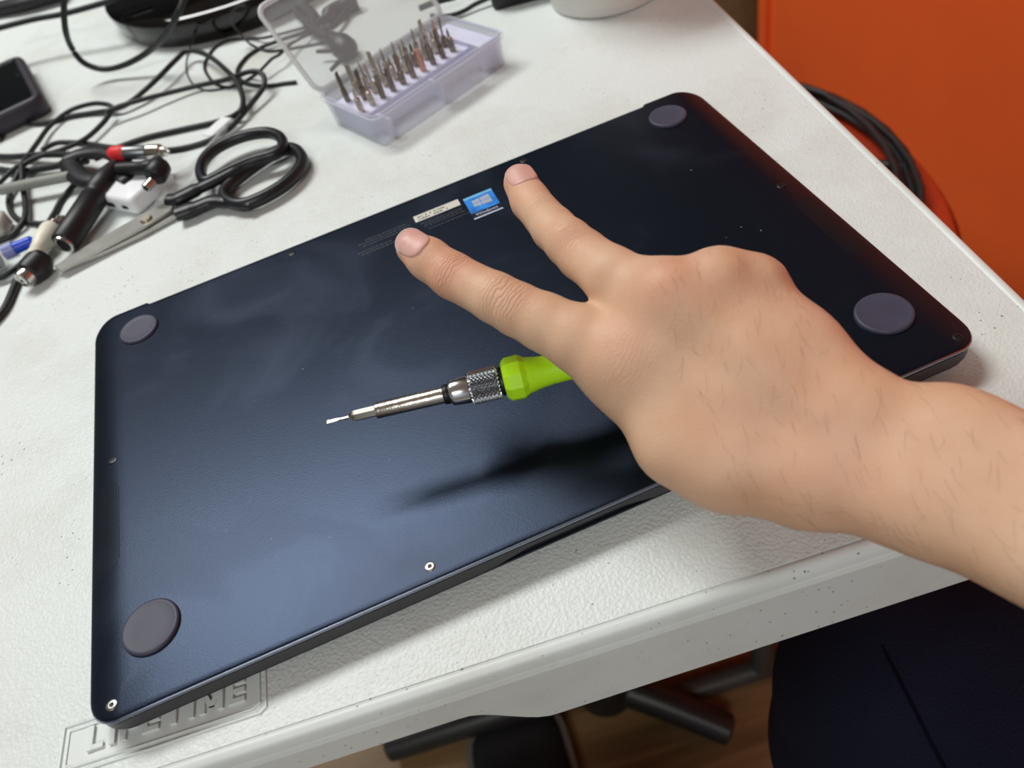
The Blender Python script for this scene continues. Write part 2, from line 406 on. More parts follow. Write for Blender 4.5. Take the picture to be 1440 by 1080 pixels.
# stickers
mat('label_paper', (206,204,192), .5, var=.04, vscale=200)
mat('label_ink', (52,50,46), .6, var=.1)
mat('sticker_blue', (58,140,235), .25, var=.35, vscale=160, coat=.5)
mat('sticker_cyan', (120,190,240), .3, var=.2, vscale=200)
mat('sticker_grey', (168,178,190), .3, var=.05)
mat('sticker_dark', (22,20,48), .3, var=.1)
mat('sticker_text', (190,195,215), .4, var=.05)
def plate(name, x0, y0, x1, y1, m, parent, z0=LT-.00005, h=.00015, rot=0):
    return MB().box(((x0+x1)/2, (y0+y1)/2, z0+h/2), (x1-x0, y1-y0, h)).build(name, m, parent, smooth=0)
lb = plate('barcode_label', .1637, .1884, .1872, .1937, 'label_paper', lap)
mb = MB()
for row, (yy, n0, n1) in enumerate(((.1918, 0, 11), (.1898, 0, 12))):
    x = .1655
    while x < .1805:
        wd = random.uniform(.0005, .0012)
        if random.random() < .8: mb.box((x+wd/2, yy, LT+.00012), (wd, random.uniform(.0007, .0011), .00006))
        x += wd+random.uniform(.0002, .0006)
mb.build('label_print', 'label_ink', lb, smooth=0)
ws = plate('licence_sticker', .1893, .1728, .2041, .1918, 'sticker_blue', lap)
plate('sticker_band', .1893, .1738, .2041, .1778, 'sticker_dark', ws, LT+.0001, .00006)
plate('sticker_strip', .1893, .1728, .2041, .1738, 'sticker_text', ws, LT+.0001, .00006)
plate('sticker_edge', .1893, .1900, .2041, .1918, 'sticker_cyan', ws, LT+.0001, .00005)
# four-pane window emblem
mb = MB(); z = LT+.00018
def q4(x0, x1, a0, b0, a1, b1): mb.add([(x0, a0, z), (x1, a1, z), (x1, b1, z), (x0, b0, z)], [(0, 1, 2, 3)])
ox, oy = .1925, .1849
for (x0, x1) in ((0, .0037), (.0041, .0090)):
    f0 = .0024+.0007*x0/.009; f1 = .0024+.0009*x1/.009
    q4(ox+x0, ox+x1, oy+.0002, oy+f0+.0002, oy+.0002, oy+f1+.0002); q4(ox+x0, ox+x1, oy-f0-.0002, oy-.0002, oy-f1-.0002, oy-.0002)
mb.build('window_emblem', 'sticker_grey', ws, smooth=0)
t = text_mesh('sticker_lettering', 'Windows', .0029, .00003, 'sticker_text', ws); t.location = (.1967, .1758, LT+.0002)
# faint regulatory print
mb = MB()
for k, (x0, x1, yy) in enumerate(((.1655, .186, .1858), (.167, .186, .1842), (.1665, .187, .1826), (.168, .188, .1800), (.138, .158, .1905), (.134, .160, .1885), (.136, .158, .1865), (.132, .150, .1825), (.134, .152, .1805), (.212, .226, .1900))):
    x = x0
    while x < x1:
        wd = random.uniform(.0006, .002); mb.box((x+wd/2, yy, LT+.00001), (wd, .0008, .00005)); x += wd+.0005
tag(mb.build('printed_text', 'faint_print', lap, smooth=0), kind='stuff')
# lint and dust specks
mat('lint', (170,168,160), .8, var=.1)
mb = MB()
for _ in range(26):
    x, y = random.uniform(.02, .305), random.uniform(.02, .2); a = random.uniform(0, 3.14); l = random.uniform(.0002, .0006)
    dx, dy = math.cos(a)*l, math.sin(a)*l; wv = .00012
    mb.add([(x-dx, y-dy, LT+.0001), (x+dy*.3, y-dx*.3, LT+.0001), (x+dx, y+dy, LT+.0001), (x-dy*.3, y+dx*.3, LT+.0001)], [(0, 1, 2, 3)])
tag(mb.build('dust_specks', 'lint', lap, smooth=0), kind='stuff')
# ================================================================== person: hand and arm
# ---------------------------------------------------------------- hand: implicit surface -> one continuous mesh
def hand_prims():
    pr = []                                   # (a, b, ra, rb, k)
    KD = .965
    def pd(u, v, d): return PD(u, v, d*KD)
    def rad(u, v, d, hw):                     # half width in pixels at that distance -> metres
        q = math.sqrt(((u-720)/FPX)**2+((v-540)/FPX)**2+1)
        return hw*(d*KD/q)/FPX
    def chain(sec, k=.004, tag=None):
        for (s, t) in zip(sec[:-1], sec[1:]):
            pr.append((pd(*s[:3]), pd(*t[:3]), rad(*s), rad(*t), k))
    # index finger (u, v, distance, half width px)
    chain(INDEX, .002); chain(MIDDLE, .002)
    # metacarpals and knuckles
    chain([(884,513,.268,56),(1010,585,.268,64),(1140,665,.262,66)], .008)
    chain([(934,426,.263,46),(1060,510,.263,56),(1170,615,.259,66)], .010)
    chain([(1012,399,.266,44),(1097,498,.266,46),(1190,580,.260,54)], .008)
    chain([(1066,405,.274,37),(1130,500,.271,40),(1195,575,.264,52)], .010)
    # knuckle heads
    for (u, v, d, hw, k) in [(886,494,.2612,36,.008),(936,402,.2562,29,.008),(1009,385,.259,30,.006),(1064,393,.267,29,.005)]:
        c = pd(u, v, d); pr.append((c, c, rad(u, v, d, hw), rad(u, v, d, hw), k))
    # extensor tendons, faint ridges under the skin
    for sec in ([(900,492,.2585,13),(1010,558,.2555,12),(1120,625,.2535,10)], [(950,405,.2535,13),(1050,485,.2525,12),(1150,585,.2485,10)],
                [(1020,398,.2585,11),(1095,480,.2575,11),(1170,560,.2525,10)], [(1073,408,.2675,10),(1130,485,.2645,10),(1185,555,.2585,9)]):
        chain(sec, .007)
    # palm underside
    chain([(905,520,.276,44),(1000,475,.277,38),(1060,445,.282,32)], .012)
    chain([(1000,620,.274,62),(1120,560,.274,56)], .012)
    # fill between the metacarpals and the web of the thumb, skin between the two raised fingers
    chain([(900,508,.2700,48),(955,462,.2685,44),(1012,434,.2715,38)], .018)
    chain([(1000,578,.2665,56),(1060,525,.2655,52),(1110,505,.2685,44)], .016)
    chain([(940,585,.268,40),(1040,630,.2645,52)], .016)
    chain([(858,452,.269,20),(885,462,.269,30)], .006)
    # thumb: base, knuckle, then folded under the palm
    chain([(1120,666,.263,54),(1020,650,.262,55),(947,628,.262,47)], .010)
    a = pd(945,629,.262); L = np.array([0,0,LZ])
    pr.append((a, L+np.array([.212,.0375,.0185]), rad(945,629,.262,44), .0092, .004))
    pr.append((L+np.array([.212,.0375,.0185]), L+np.array([.217,.0500,.0125]), .0092, .0078, .002))
    # curled ring and little fingers
    for (m, p, d_, t, r0, r1) in [((1012,399,.266), (.2385,.0765,.0325), (.2385,.0675,.0122), (.237,.0500,.0150), .0098, .0078),
                                  ((1066,403,.274), (.2535,.0655,.0315), (.2535,.0560,.0145), (.2500,.0405,.0185), .0085, .0068)]:
        m = pd(*m); p = L+np.array(p); d_ = L+np.array(d_); t = L+np.array(t)
        pr.append((m, p, r0, r1+.0004, .004)); pr.append((p, d_, r1+.0004, r1, .002)); pr.append((d_, t, r1, r1-.0008, .002))
    # wrist and forearm
    W1 = (1190,578,.262); W2 = (1138,668,.262)
    F1 = (1330,630,.261); F2 = (1288,700,.258)
    chain([(*W1,52),(*F1,60)], .012); chain([(*W2,56),(*F2,64)], .012)
    chain([(1166,622,.270,60),(1310,664,.270,74)], .012)
    chain([(1340,590,.262,40),(1356,596,.262,40)], .010)
    el = np.array([.400,-.178,LZ+.036])
    e1 = el+np.array([.018,.012,0]); e2 = el-np.array([.018,.012,0])
    pr.append((pd(*F1), e1, rad(*F1,60), .034, .012)); pr.append((pd(*F2), e2, rad(*F2,64), .033, .012))
    pr.append((pd(1310,664,.270), el, rad(1310,664,.270,74), .036, .012))
    sh = np.array([.43,-.40,LZ+.235])
    pr.append((el, sh, .042, .050, .015))
    return pr
INDEX = [(580,349,.294,24),(602,364,.2905,30),(637,388,.285,32.5),(697,419,.2755,35.5),(727,435,.2725,37.5),(765,453,.270,41),(811,475,.2675,47),(884,513,.268,56)]
MIDDLE = [(732,257,.321,24.5),(746,283,.313,27.5),(779,322,.297,31),(800,341,.288,33.5),(819,358,.282,36),(860,388,.271,41.5),(934,426,.263,46)]
def smin(a, b, k):
    h = np.maximum(k-np.abs(a-b), 0)/k
    return np.minimum(a, b)-h*h*k*.25
def sdf_eval(pr, X):
    """X (...,3) float32"""
    out = None
    for (a, b, ra, rb, k) in pr:
        ab = (b-a).astype(np.float32); L2 = float(ab@ab)
        pa = X-a.astype(np.float32)
        if L2 > 1e-12:
            t = np.clip((pa@ab)/L2, 0, 1)
            dd = np.sqrt(((pa-t[..., None]*ab)**2).sum(-1))-(ra+(rb-ra)*t)
        else:
            dd = np.sqrt((pa**2).sum(-1))-ra
        out = dd if out is None else smin(out, dd, k)
    return out
def surface_nets(pr, h):
    lo = np.min([np.minimum(a, b)-max(ra, rb) for a, b, ra, rb, k in pr], 0)-4*h
    hi = np.max([np.maximum(a, b)+max(ra, rb) for a, b, ra, rb, k in pr], 0)+4*h
    NB = 16
    nb = np.ceil((hi-lo)/(h*NB)).astype(int)
    V = np.ones(tuple(nb*NB), np.float32)
    g = np.stack(np.meshgrid(*[np.arange(NB)]*3, indexing='ij'), -1).astype(np.float32)*h
    br = NB*h*math.sqrt(3)/2
    cen = np.stack(np.meshgrid(*[lo[i]+(np.arange(nb[i])+.5)*NB*h for i in range(3)], indexing='ij'), -1)
    D = sdf_eval(pr, cen.astype(np.float32))
    for i, j, k_ in np.ndindex(*nb):
        d0 = D[i, j, k_]
        sl = np.s_[i*NB:(i+1)*NB, j*NB:(j+1)*NB, k_*NB:(k_+1)*NB]
        if abs(d0) > br+.014:
            V[sl] = d0; continue
        c = cen[i, j, k_]
        sub = [q for q in pr if seg_dist(q, c) < br+.03]
        if not sub: V[sl] = d0; continue
        o = (lo+np.array([i, j, k_])*NB*h).astype(np.float32)
        V[sl] = sdf_eval(sub, o+g)
    S = V < 0
    corners = [(0,0,0),(1,0,0),(0,1,0),(1,1,0),(0,0,1),(1,0,1),(0,1,1),(1,1,1)]
    n = np.array(V.shape)-1
    cs = [S[c[0]:c[0]+n[0], c[1]:c[1]+n[1], c[2]:c[2]+n[2]] for c in corners]
    cnt = sum(c.astype(np.int8) for c in cs)
    cells = np.argwhere((cnt > 0) & (cnt < 8))
    idx = -np.ones(tuple(n), np.int32); idx[tuple(cells.T)] = np.arange(len(cells))
    vals = np.stack([V[cells[:, 0]+c[0], cells[:, 1]+c[1], cells[:, 2]+c[2]] for c in corners], 1)
    acc = np.zeros((len(cells), 3)); num = np.zeros(len(cells))
    for a in range(8):
        for b in range(a+1, 8):
            ca, cb = np.array(corners[a]), np.array(corners[b])
            if np.abs(ca-cb).sum() != 1: continue
            va, vb = vals[:, a], vals[:, b]
            m = (va < 0) != (vb < 0)
            t = np.where(m, va/np.where(m, va-vb, 1), 0)
            acc += np.where(m[:, None], ca+t[:, None]*(cb-ca), 0); num += m
    verts = lo+(cells+acc/num[:, None])*h
    quads = []
    for ax in range(3):
        u, v = (ax+1) % 3, (ax+2) % 3
        sl0 = [slice(None)]*3; sl1 = [slice(None)]*3
        sl0[ax] = slice(0, -1); sl1[ax] = slice(1, None)
        e = np.argwhere(S[tuple(sl0)] != S[tuple(sl1)])
        e = e[(e[:, u] > 0) & (e[:, v] > 0) & (e[:, u] < n[u]) & (e[:, v] < n[v])]
        du = np.eye(3, dtype=int)[u]; dv = np.eye(3, dtype=int)[v]
        q = np.stack([idx[tuple((e-du-dv).T)], idx[tuple((e-dv).T)], idx[tuple(e.T)], idx[tuple((e-du).T)]], 1)
        fl = S[tuple(e.T)]
        q[~fl] = q[~fl][:, ::-1]
        quads.append(q)
    return verts, np.concatenate(quads)
def seg_dist(q, c):
    a, b, ra, rb, k = q
    ab = b-a; L2 = ab@ab
    t = min(max((c-a)@ab/L2, 0), 1) if L2 > 1e-12 else 0
    return np.linalg.norm(c-a-t*ab)-(ra+(rb-ra)*t)
def smooth_mesh(v, q, it=2, lam=.5):
    e = np.concatenate([q[:, [0,1]], q[:, [1,2]], q[:, [2,3]], q[:, [3,0]]])
    for _ in range(it):
        s = np.zeros_like(v); c = np.zeros(len(v))
        np.add.at(s, e[:, 0], v[e[:, 1]]); np.add.at(c, e[:, 0], 1)
        np.add.at(s, e[:, 1], v[e[:, 0]]); np.add.at(c, e[:, 1], 1)
        v = v+lam*(s/c[:, None]-v)
    return v
def skin_mat():
    m = bpy.data.materials.new('skin'); m.use_nodes = True; MATS['skin'] = m
    nt = m.node_tree; b = nt.nodes['Principled BSDF']; L = nt.links.new
    tc = nt.nodes.new('ShaderNodeTexCoord')
    n = nt.nodes.new('ShaderNodeTexNoise'); n.inputs['Scale'].default_value = 55; n.inputs['Detail'].default_value = 4
    L(tc.outputs['Object'], n.inputs['Vector'])
    r = nt.nodes.new('ShaderNodeValToRGB'); r.color_ramp.elements[0].position = .3; r.color_ramp.elements[1].position = .7
    r.color_ramp.elements[0].color = (*lin((212,169,137)), 1); r.color_ramp.elements[1].color = (*lin((222,184,153)), 1)
    L(n.outputs['Fac'], r.inputs[0])
    red = nt.nodes.new('ShaderNodeAttribute'); red.attribute_name = 'redness'
    n5 = nt.nodes.new('ShaderNodeTexNoise'); n5.inputs['Scale'].default_value = 260; n5.inputs['Detail'].default_value = 3
    L(tc.outputs['Object'], n5.inputs['Vector'])
    mr = nt.nodes.new('ShaderNodeMapRange'); mr.inputs[1].default_value = .3; mr.inputs[2].default_value = .7; mr.inputs[3].default_value = .7; mr.inputs[4].default_value = 1.1
    L(n5.outputs['Fac'], mr.inputs[0])
    mm = nt.nodes.new('ShaderNodeMath'); mm.operation = 'MULTIPLY'; L(red.outputs['Fac'], mm.inputs[0]); L(mr.outputs[0], mm.inputs[1])
    mx = nt.nodes.new('ShaderNodeMix'); mx.data_type = 'RGBA'; L(mm.outputs[0], mx.inputs[0]); L(r.outputs[0], mx.inputs[6]); mx.inputs[7].default_value = (*lin((214,138,114)), 1)
    L(mx.outputs[2], b.inputs['Base Color'])
    b.inputs['Roughness'].default_value = .52; b.inputs['Specular IOR Level'].default_value = .35
    b.inputs['Subsurface Weight'].default_value = .18; b.inputs['Subsurface Radius'].default_value = (1, .4, .2); b.inputs['Subsurface Scale'].default_value = .003
    # relief: pores everywhere, cross creases on the knuckles
    al = nt.nodes.new('ShaderNodeAttribute'); al.attribute_name = 'along'
    kn = nt.nodes.new('ShaderNodeAttribute'); kn.attribute_name = 'crease'
    n2 = nt.nodes.new('ShaderNodeTexNoise'); n2.inputs['Scale'].default_value = 130; n2.inputs['Detail'].default_value = 3
    L(tc.outputs['Object'], n2.inputs['Vector'])
    ad = nt.nodes.new('ShaderNodeMath'); ad.operation = 'MULTIPLY_ADD'; ad.inputs[1].default_value = 6.0; L(n2.outputs['Fac'], ad.inputs[0]); L(al.outputs['Fac'], ad.inputs[2])
    sn = nt.nodes.new('ShaderNodeMath'); sn.operation = 'SINE'; m2 = nt.nodes.new('ShaderNodeMath'); m2.operation = 'MULTIPLY'; m2.inputs[1].default_value = 2.3
    L(ad.outputs[0], m2.inputs[0]); L(m2.outputs[0], sn.inputs[0])
    ab = nt.nodes.new('ShaderNodeMath'); ab.operation = 'ABSOLUTE'; L(sn.outputs[0], ab.inputs[0])
    pw = nt.nodes.new('ShaderNodeMath'); pw.operation = 'POWER'; pw.inputs[1].default_value = .45; L(ab.outputs[0], pw.inputs[0])
    cr = nt.nodes.new('ShaderNodeMath'); cr.operation = 'MULTIPLY'; L(pw.outputs[0], cr.inputs[0]); L(kn.outputs['Fac'], cr.inputs[1])
    v = nt.nodes.new('ShaderNodeTexVoronoi'); v.inputs['Scale'].default_value = 900; v.feature = 'DISTANCE_TO_EDGE'; L(tc.outputs['Object'], v.inputs['Vector'])
    vm = nt.nodes.new('ShaderNodeMath'); vm.operation = 'MULTIPLY_ADD'; vm.inputs[1].default_value = .22; L(v.outputs['Distance'], vm.inputs[0]); L(cr.outputs[0], vm.inputs[2])
    bp = nt.nodes.new('ShaderNodeBump'); bp.inputs['Strength'].default_value = .6; bp.inputs['Distance'].default_value = .0009
    L(vm.outputs[0], bp.inputs['Height']); L(bp.outputs[0], b.inputs['Normal'])
skin_mat()
KDH = .965
person = empty('person', (.36, -.30, 0))
tag(person, 'bare forearm and hand making a V sign, with dark navy trousers below', 'person')
prims = hand_prims()
hv, hq = surface_nets(prims, .0012)
hv = smooth_mesh(hv, hq, 2)
def make_body():
    me = bpy.data.meshes.new('body')
    me.vertices.add(len(hv)); me.vertices.foreach_set('co', hv.astype(np.float32).ravel())
    me.loops.add(len(hq)*4); me.loops.foreach_set('vertex_index', hq.astype(np.int32).ravel())
    me.polygons.add(len(hq)); me.polygons.foreach_set('loop_start', np.arange(0, len(hq)*4, 4, dtype=np.int32))
    me.update(calc_edges=True); me.validate()
    me.polygons.foreach_set('use_smooth', [True]*len(me.polygons))
    red = np.zeros(len(hv)); cre = np.zeros(len(hv)); alo = np.zeros(len(hv))
    def g(p, s): return np.exp(-((hv-p)**2).sum(1)/(2*s*s))
    for (u, v, d, s, w_) in [(886,492,.2595,.0065,.75),(936,396,.2535,.006,.6),(566,345,.290,.006,.55),(633,382,.281,.0055,.55),(720,246,.320,.005,.55),(801,334,.279,.005,.3),(712,414,.269,.005,.3),
                             (640,400,.284,.006,.3),(722,290,.31,.006,.35),(1010,385,.258,.006,.25),(1100,600,.252,.02,.15),(1200,700,.25,.015,.12)]:
        red += w_*g(PD(u, v, d*KDH), s)
    for (c, a, b_, s, w_) in [((712,414,.268), (637,388,.285), (765,453,.270), .0052, .8), ((633,381,.280), (602,364,.2905), (697,419,.2755), .0032, .7),
                              ((801,334,.279), (746,283,.313), (860,388,.271), .0052, .9), ((763,287,.300), (732,257,.321), (800,341,.288), .0032, .6),
                              ((886,494,.2595), (811,475,.2675), (1010,585,.268), .0065, .35)]:
        p = PD(c[0], c[1], c[2]*KDH); ax = PD(b_[0], b_[1], b_[2]*KDH)-PD(a[0], a[1], a[2]*KDH); ax /= np.linalg.norm(ax)
        t = (hv-p)@ax*1000
        k = w_*np.exp(-(t/(s*1000))**2/1.2)*(((hv-p)**2).sum(1) < (.018)**2)*np.exp(-((((hv-p)-np.outer((hv-p)@ax, ax))**2).sum(1))/(2*.0075**2))
        m_ = k > cre; alo[m_] = t[m_]; cre = np.maximum(cre, k)
    for nm, arr in (('redness', np.clip(red, 0, 1)), ('crease', cre), ('along', alo)):
        at = me.attributes.new(nm, 'FLOAT', 'POINT'); at.data.foreach_set('value', arr.astype(np.float32))
    me.materials.append(MATS['skin'])
    o = bpy.data.objects.new('body', me); C.objects.link(o)
    return attach(o, person)
make_body()
# fingernails, laid on the traced surface of the fingertip
mat('nail', (216,168,156), .42, spec=.4, var=.06, vscale=160)
mat('nail_edge', (226,212,196), .4, var=.04)
def trace(p, d, maxd=.05):
    t = 0
    for _ in range(60):
        s = float(sdf_eval(prims, (p+d*t)[None, :].astype(np.float32))[0])
        if abs(s) < 2e-5: break
        t += s*.9
        if t > maxd: return None
    return p+d*t
def nail(cu, tipd, a, b_, half_w, length, roll):
    c0 = PD(cu[0], cu[1], tipd*KDH)
    ax = PD(a[0], a[1], a[2]*KDH)-PD(b_[0], b_[1], b_[2]*KDH); ax /= np.linalg.norm(ax)      # towards the tip
    vw = CW-c0; vw /= np.linalg.norm(vw)
    up = vw*.75+np.array([0, 0, .45]); up = up+np.array(roll)
    n = up-ax*(up@ax); n /= np.linalg.norm(n); s = np.cross(ax, n)
    rings = []; NA = 40
    centre = trace(c0+n*.02, -n)
    for q, off in ((.12, .0005), (.35, .0005), (.6, .0005), (.8, .00045), (.92, .0004), (1.0, .0002), (1.03, -.0006)):
        ring = []
        for k in range(NA):
            th = 2*math.pi*k/NA; cx, sx = math.cos(th), math.sin(th)
            e = .72 if cx > 0 else .62
            x = math.copysign(abs(cx)**e, cx)*q*length/2; y = math.copysign(abs(sx)**.78, sx)*q*half_w
            base = c0+ax*x+s*y
            h = trace(base+n*.02, -n)
            dep = None if h is None else (h-base)@n
            # limit: nail stays a gently curved plate past the rounded tip
            lim = (centre-c0)@n-.0020*(y/half_w)**2-.0016*max(0, x/(length/2))**2-.0009
            hh = lim if dep is None else max(dep, lim)
            ring.append(base+n*(hh+off))
        rings.append(ring)
    mb = MB(); mb.rings(rings, True, True, True)
    nl = attach(mb.build('fingernail', 'nail', smooth=60), person)
    ks = [k % NA for k in range(-9, 10)]          # pale free edge along the tip
    tip = MB(); tip.rings([[rings[4][k]+n*.00008 for k in ks], [rings[5][k]+n*.0001 for k in ks], [rings[6][k]+n*.0001+ax*.0002 for k in ks]], False, False, False)
    tp = tip.build('nail_tip', 'nail_edge', smooth=60); tp.parent = nl; tp.matrix_parent_inverse = nl.matrix_parent_inverse.copy()
    tp.matrix_parent_inverse = Matrix.Identity(4)
    return nl
nail((583,346), .292, INDEX[0], INDEX[2], .0051, .0128, (0, 0, 0))
nail((734,251), .318, MIDDLE[0], MIDDLE[2], .0051, .0135, (0, 0, 0))
# sparse dark hairs on hand and forearm
mat('arm_hair', (92,66,50), .6, var=.1)
def hairs():
    mb = MB()
    nrm = {}
    cand = np.where((hv[:, 2] > LZ+.02) & (hv[:, 0] > .21) & (hv[:, 1] < .05) & (hv[:, 1] > -.12))[0]
    rs = np.random.RandomState(3)
    flow = np.array([-.24, -.97, 0]); cnt = 0
    while cnt < 460:
        p = hv[rs.choice(cand)]
        e = .0008
        g = np.array([sdf_eval(prims, (p+np.eye(3)[i]*e)[None].astype(np.float32))[0]-sdf_eval(prims, (p-np.eye(3)[i]*e)[None].astype(np.float32))[0] for i in range(3)], float)
        nn = g/np.linalg.norm(g)
        if nn@(CW-p) < 0: continue
        # grow across the arm, towards the little-finger side
        fl = flow+rs.normal(0, .2, 3); fl -= nn*(fl@nn); fl /= np.linalg.norm(fl)
        L_ = rs.uniform(.003, .0085)
        bend = np.cross(nn, fl)*rs.normal(0, .25)
        pts = []
        for k in range(5):
            t = k/4
            pts.append(p+fl*L_*t+bend*L_*t*t+nn*(.00005+.0011*t*(1.2-t)))
        mb.tube(pts, [.000023, .000022, .00002, .000016, .000008], 3); cnt += 1
    o = attach(mb.build('arm_hair', 'arm_hair', smooth=0), person)
    tag(o, 'fine short dark hairs on the forearm', kind='stuff')
hairs()
# dark trousers (thigh and knee under the table edge) and the foot on the floor
mat('trouser_cloth', (20,22,40), .85, spec=.2, var=.25, vscale=12, bump=.5, bscale=900)
mat('trouser_seam', (12,13,26), .9, spec=.1, var=.1)
def trousers():
    knee = PD(1340,1010,.50); k2 = knee
    hip = np.array([.46, -.52, .50])
    ank = np.array([knee[0]+.10, knee[1]-.12, .125])
    pr = [(knee, hip, .083, .105, .02), (knee+np.array([.0, .0, -.01]), ank, .072, .055, .03),
          (PD(1160,1045,.52), PD(1260,1000,.50), .026, .05, .03), (PD(1255,905,.50), PD(1340,980,.49), .035, .06, .03)]
    v, q = surface_nets(pr, .006)
    # soft folds
    t = (v-knee)@((hip-knee)/np.linalg.norm(hip-knee))
    nr = v-(knee+np.outer(t, (hip-knee)/np.linalg.norm(hip-knee))); nr /= np.linalg.norm(nr, axis=1)[:, None]
    ang = np.arctan2(nr[:, 2], nr[:, 0])
    v = v+nr*(.003*np.sin(t*55+2.5*np.sin(ang*2)))[:, None]
    v = smooth_mesh(v, q, 1)
    mb = MB(); mb.v = [tuple(p) for p in v]; mb.f = [tuple(int(i) for i in f_) for f_ in q]
    o = attach(mb.build('trouser_leg', 'trouser_cloth', smooth=180), person)
    tag(o, 'dark navy trouser leg')
    # seam: a raised welt traced on the cloth
    path = []
    for (u, w_) in ((1212,838),(1235,895),(1262,950),(1290,1005),(1315,1055),(1340,1100)):
        d = ray(u, w_); d /= np.linalg.norm(d)
        s = .25
        for _ in range(80):
            dd = float(sdf_eval(pr, (CW+d*s)[None].astype(np.float32))[0])
            if dd < 1e-4 or s > 1: break
            s += dd*.9
        if s < 1: path.append(CW+d*(s+.0005))
    attach(MB().tube(spline(path, 6), .0008, 8).build('trouser_seam', 'trouser_seam'), person)
trousers()
mat('shoe_black', (18,18,20), .8, var=.2, bump=.3, bscale=500)
mat('shoe_sole', (96,88,80), .7, var=.1)
mat('sock', (70,58,44), .9, var=.2)
def shoe(cx, y0, lower_leg):
    y1 = y0+.275
    def ring(t, z, wf, e=0):
        yy = y0+(y1-y0)*t
        return yy
    def sec(t):     # half width, height of the upper at fraction t from heel
        w_ = .036+.018*math.sin(min(1, t*1.1)*math.pi*.62); w_ *= (1-max(0, t-.86)**2*26) if t > .86 else 1; w_ *= .8+.2*min(1, t/.1)
        h = .095 if t < .38 else .095-.055*min(1, (t-.38)/.42); h *= 1 if t < .9 else 1-(t-.9)*4
        return max(w_, .006), max(h, .02)
    R = []
    for i in range(21):
        t = i/20; w_, h = sec(t); yy = y0+(y1-y0)*t
        R.append([(cx+w_*math.copysign(abs(math.cos(a))**.7, math.cos(a)), yy, .024+(h-.024)*max(0, math.sin(a))**.8) if math.sin(a) >= 0 else (cx+w_*math.cos(a), yy, .022) for a in [math.radians(k*15) for k in range(24)]])
    up = attach(MB().rings(R).build('shoe', 'shoe_black', smooth=70), person); tag(up, 'black shoe on the wooden floor')
    R = []
    for i in range(21):
        t = i/20; w_, h = sec(t); yy = y0-.004+(y1-y0+.008)*t; w2 = w_+.007
        R.append([(cx-w2, yy, .0), (cx+w2, yy, .0), (cx+w2, yy, .024), (cx-w2, yy, .024)])
    attach(MB().rings(R).build('shoe_sole', 'shoe_sole', smooth=40), person)
    ank = (cx+.004, y0+.055, .075)
    if not lower_leg: return
    attach(MB().lathe(ank, (cx+.05, y0-.16, .40), [(0, .034), (.05, .036), (.10, .040)], 24).build('sock', 'sock', smooth=60), person)
    attach(MB().lathe((cx+.018, y0-.03, .175), (cx+.05, y0-.25, .50), [(0, .052), (.01, .055), (.12, .060), (.40, .075)], 28).build('trouser_leg', 'trouser_cloth', smooth=60), person)
shoe(P(722,1040,.04)[0], P(722,1040,.04)[1]-.235, True)
KN = PD(1340,1010,.50)
shoe(KN[0]+.10, KN[1]-.12-.07, False)
# ================================================================== screwdriver
mat('handle_green', (190,246,28), .42, spec=.45, var=.03, vscale=60)
mat('knurl_steel', (176,177,180), .27, metal=1, var=.03)
mat('chrome', (225,224,222), .2, metal=1, var=.03, rvar=.02)
mat('nickel', (196,188,178), .26, metal=1, var=.08, vscale=600, bump=.12, bscale=1400)
mat('bit_steel', (150,142,130), .3, metal=1, var=.1, vscale=300)
mat('bit_tip', (214,204,194), .3, metal=.9, var=.05)
mat('rubber_black', (12,12,13), .45, var=.1)
sdA = P(462,593.5,LZ+.0295); sdB = P(706,536,LZ+.0265)
sd = empty('precision_screwdriver', (sdA+sdB)/2)
tag(sd, 'precision screwdriver with lime green handle and knurled chrome collar held in the hand', 'screwdriver')
SL = np.linalg.norm(sdB-sdA); sax = (sdB-sdA)/SL
def sx(px): return (px-462)/(706-462)*SL
def lathe_sd(name, m, prof, n=32, smooth=40, par=None, twist=0):
    o = MB().lathe(sdA, sdB, prof, n, twist=twist).build(name, m, smooth=smooth)
    return attach(o, sd) if par is None else o
PXM = .2795/FPX                                # metres per pixel at the driver
def r(px): return px*PXM
bt = MB()
bt.lathe(sdA, sdB, [(sx(490), r(1.4)), (sx(492), r(4.6)), (sx(497), r(7.4)), (sx(500), r(8.2)), (sx(532), r(8.2))], 6)
o = attach(bt.build('bit_shank', 'bit_steel', smooth=30), sd)
e1 = np.cross([0, 0, 1], sax); e1 /= np.linalg.norm(e1); e2 = np.cross(sax, e1)
def rect_ring(t, a, b): return [sdA+sax*t+e1*a*i+e2*b*j for i, j in ((-1, -1), (1, -1), (1, 1), (-1, 1))]
attach(MB().rings([rect_ring(sx(460), r(3.0), r(.9)), rect_ring(sx(474), r(2.6), r(1.2)), rect_ring(sx(478), r(1.5), r(1.5)), rect_ring(sx(494), r(1.6), r(1.6))]).build('bit_tip', 'bit_tip', smooth=0), sd)
lathe_sd('bit_holder', 'nickel', [(sx(529), r(8.5)), (sx(529), r(11.3)), (sx(530), r(11.8)), (sx(624), r(12.2))])
lathe_sd('rubber_ring', 'rubber_black', [(sx(623), r(11)), (sx(624), r(13.5)), (sx(627), r(14.5)), (sx(631), r(14.5)), (sx(633), r(13))])
lathe_sd('collar', 'chrome', [(sx(632), r(14)), (sx(633), r(17)), (sx(635), r(18.5)), (sx(638), r(19)), (sx(659), r(20.4)), (sx(660), r(19.8))])
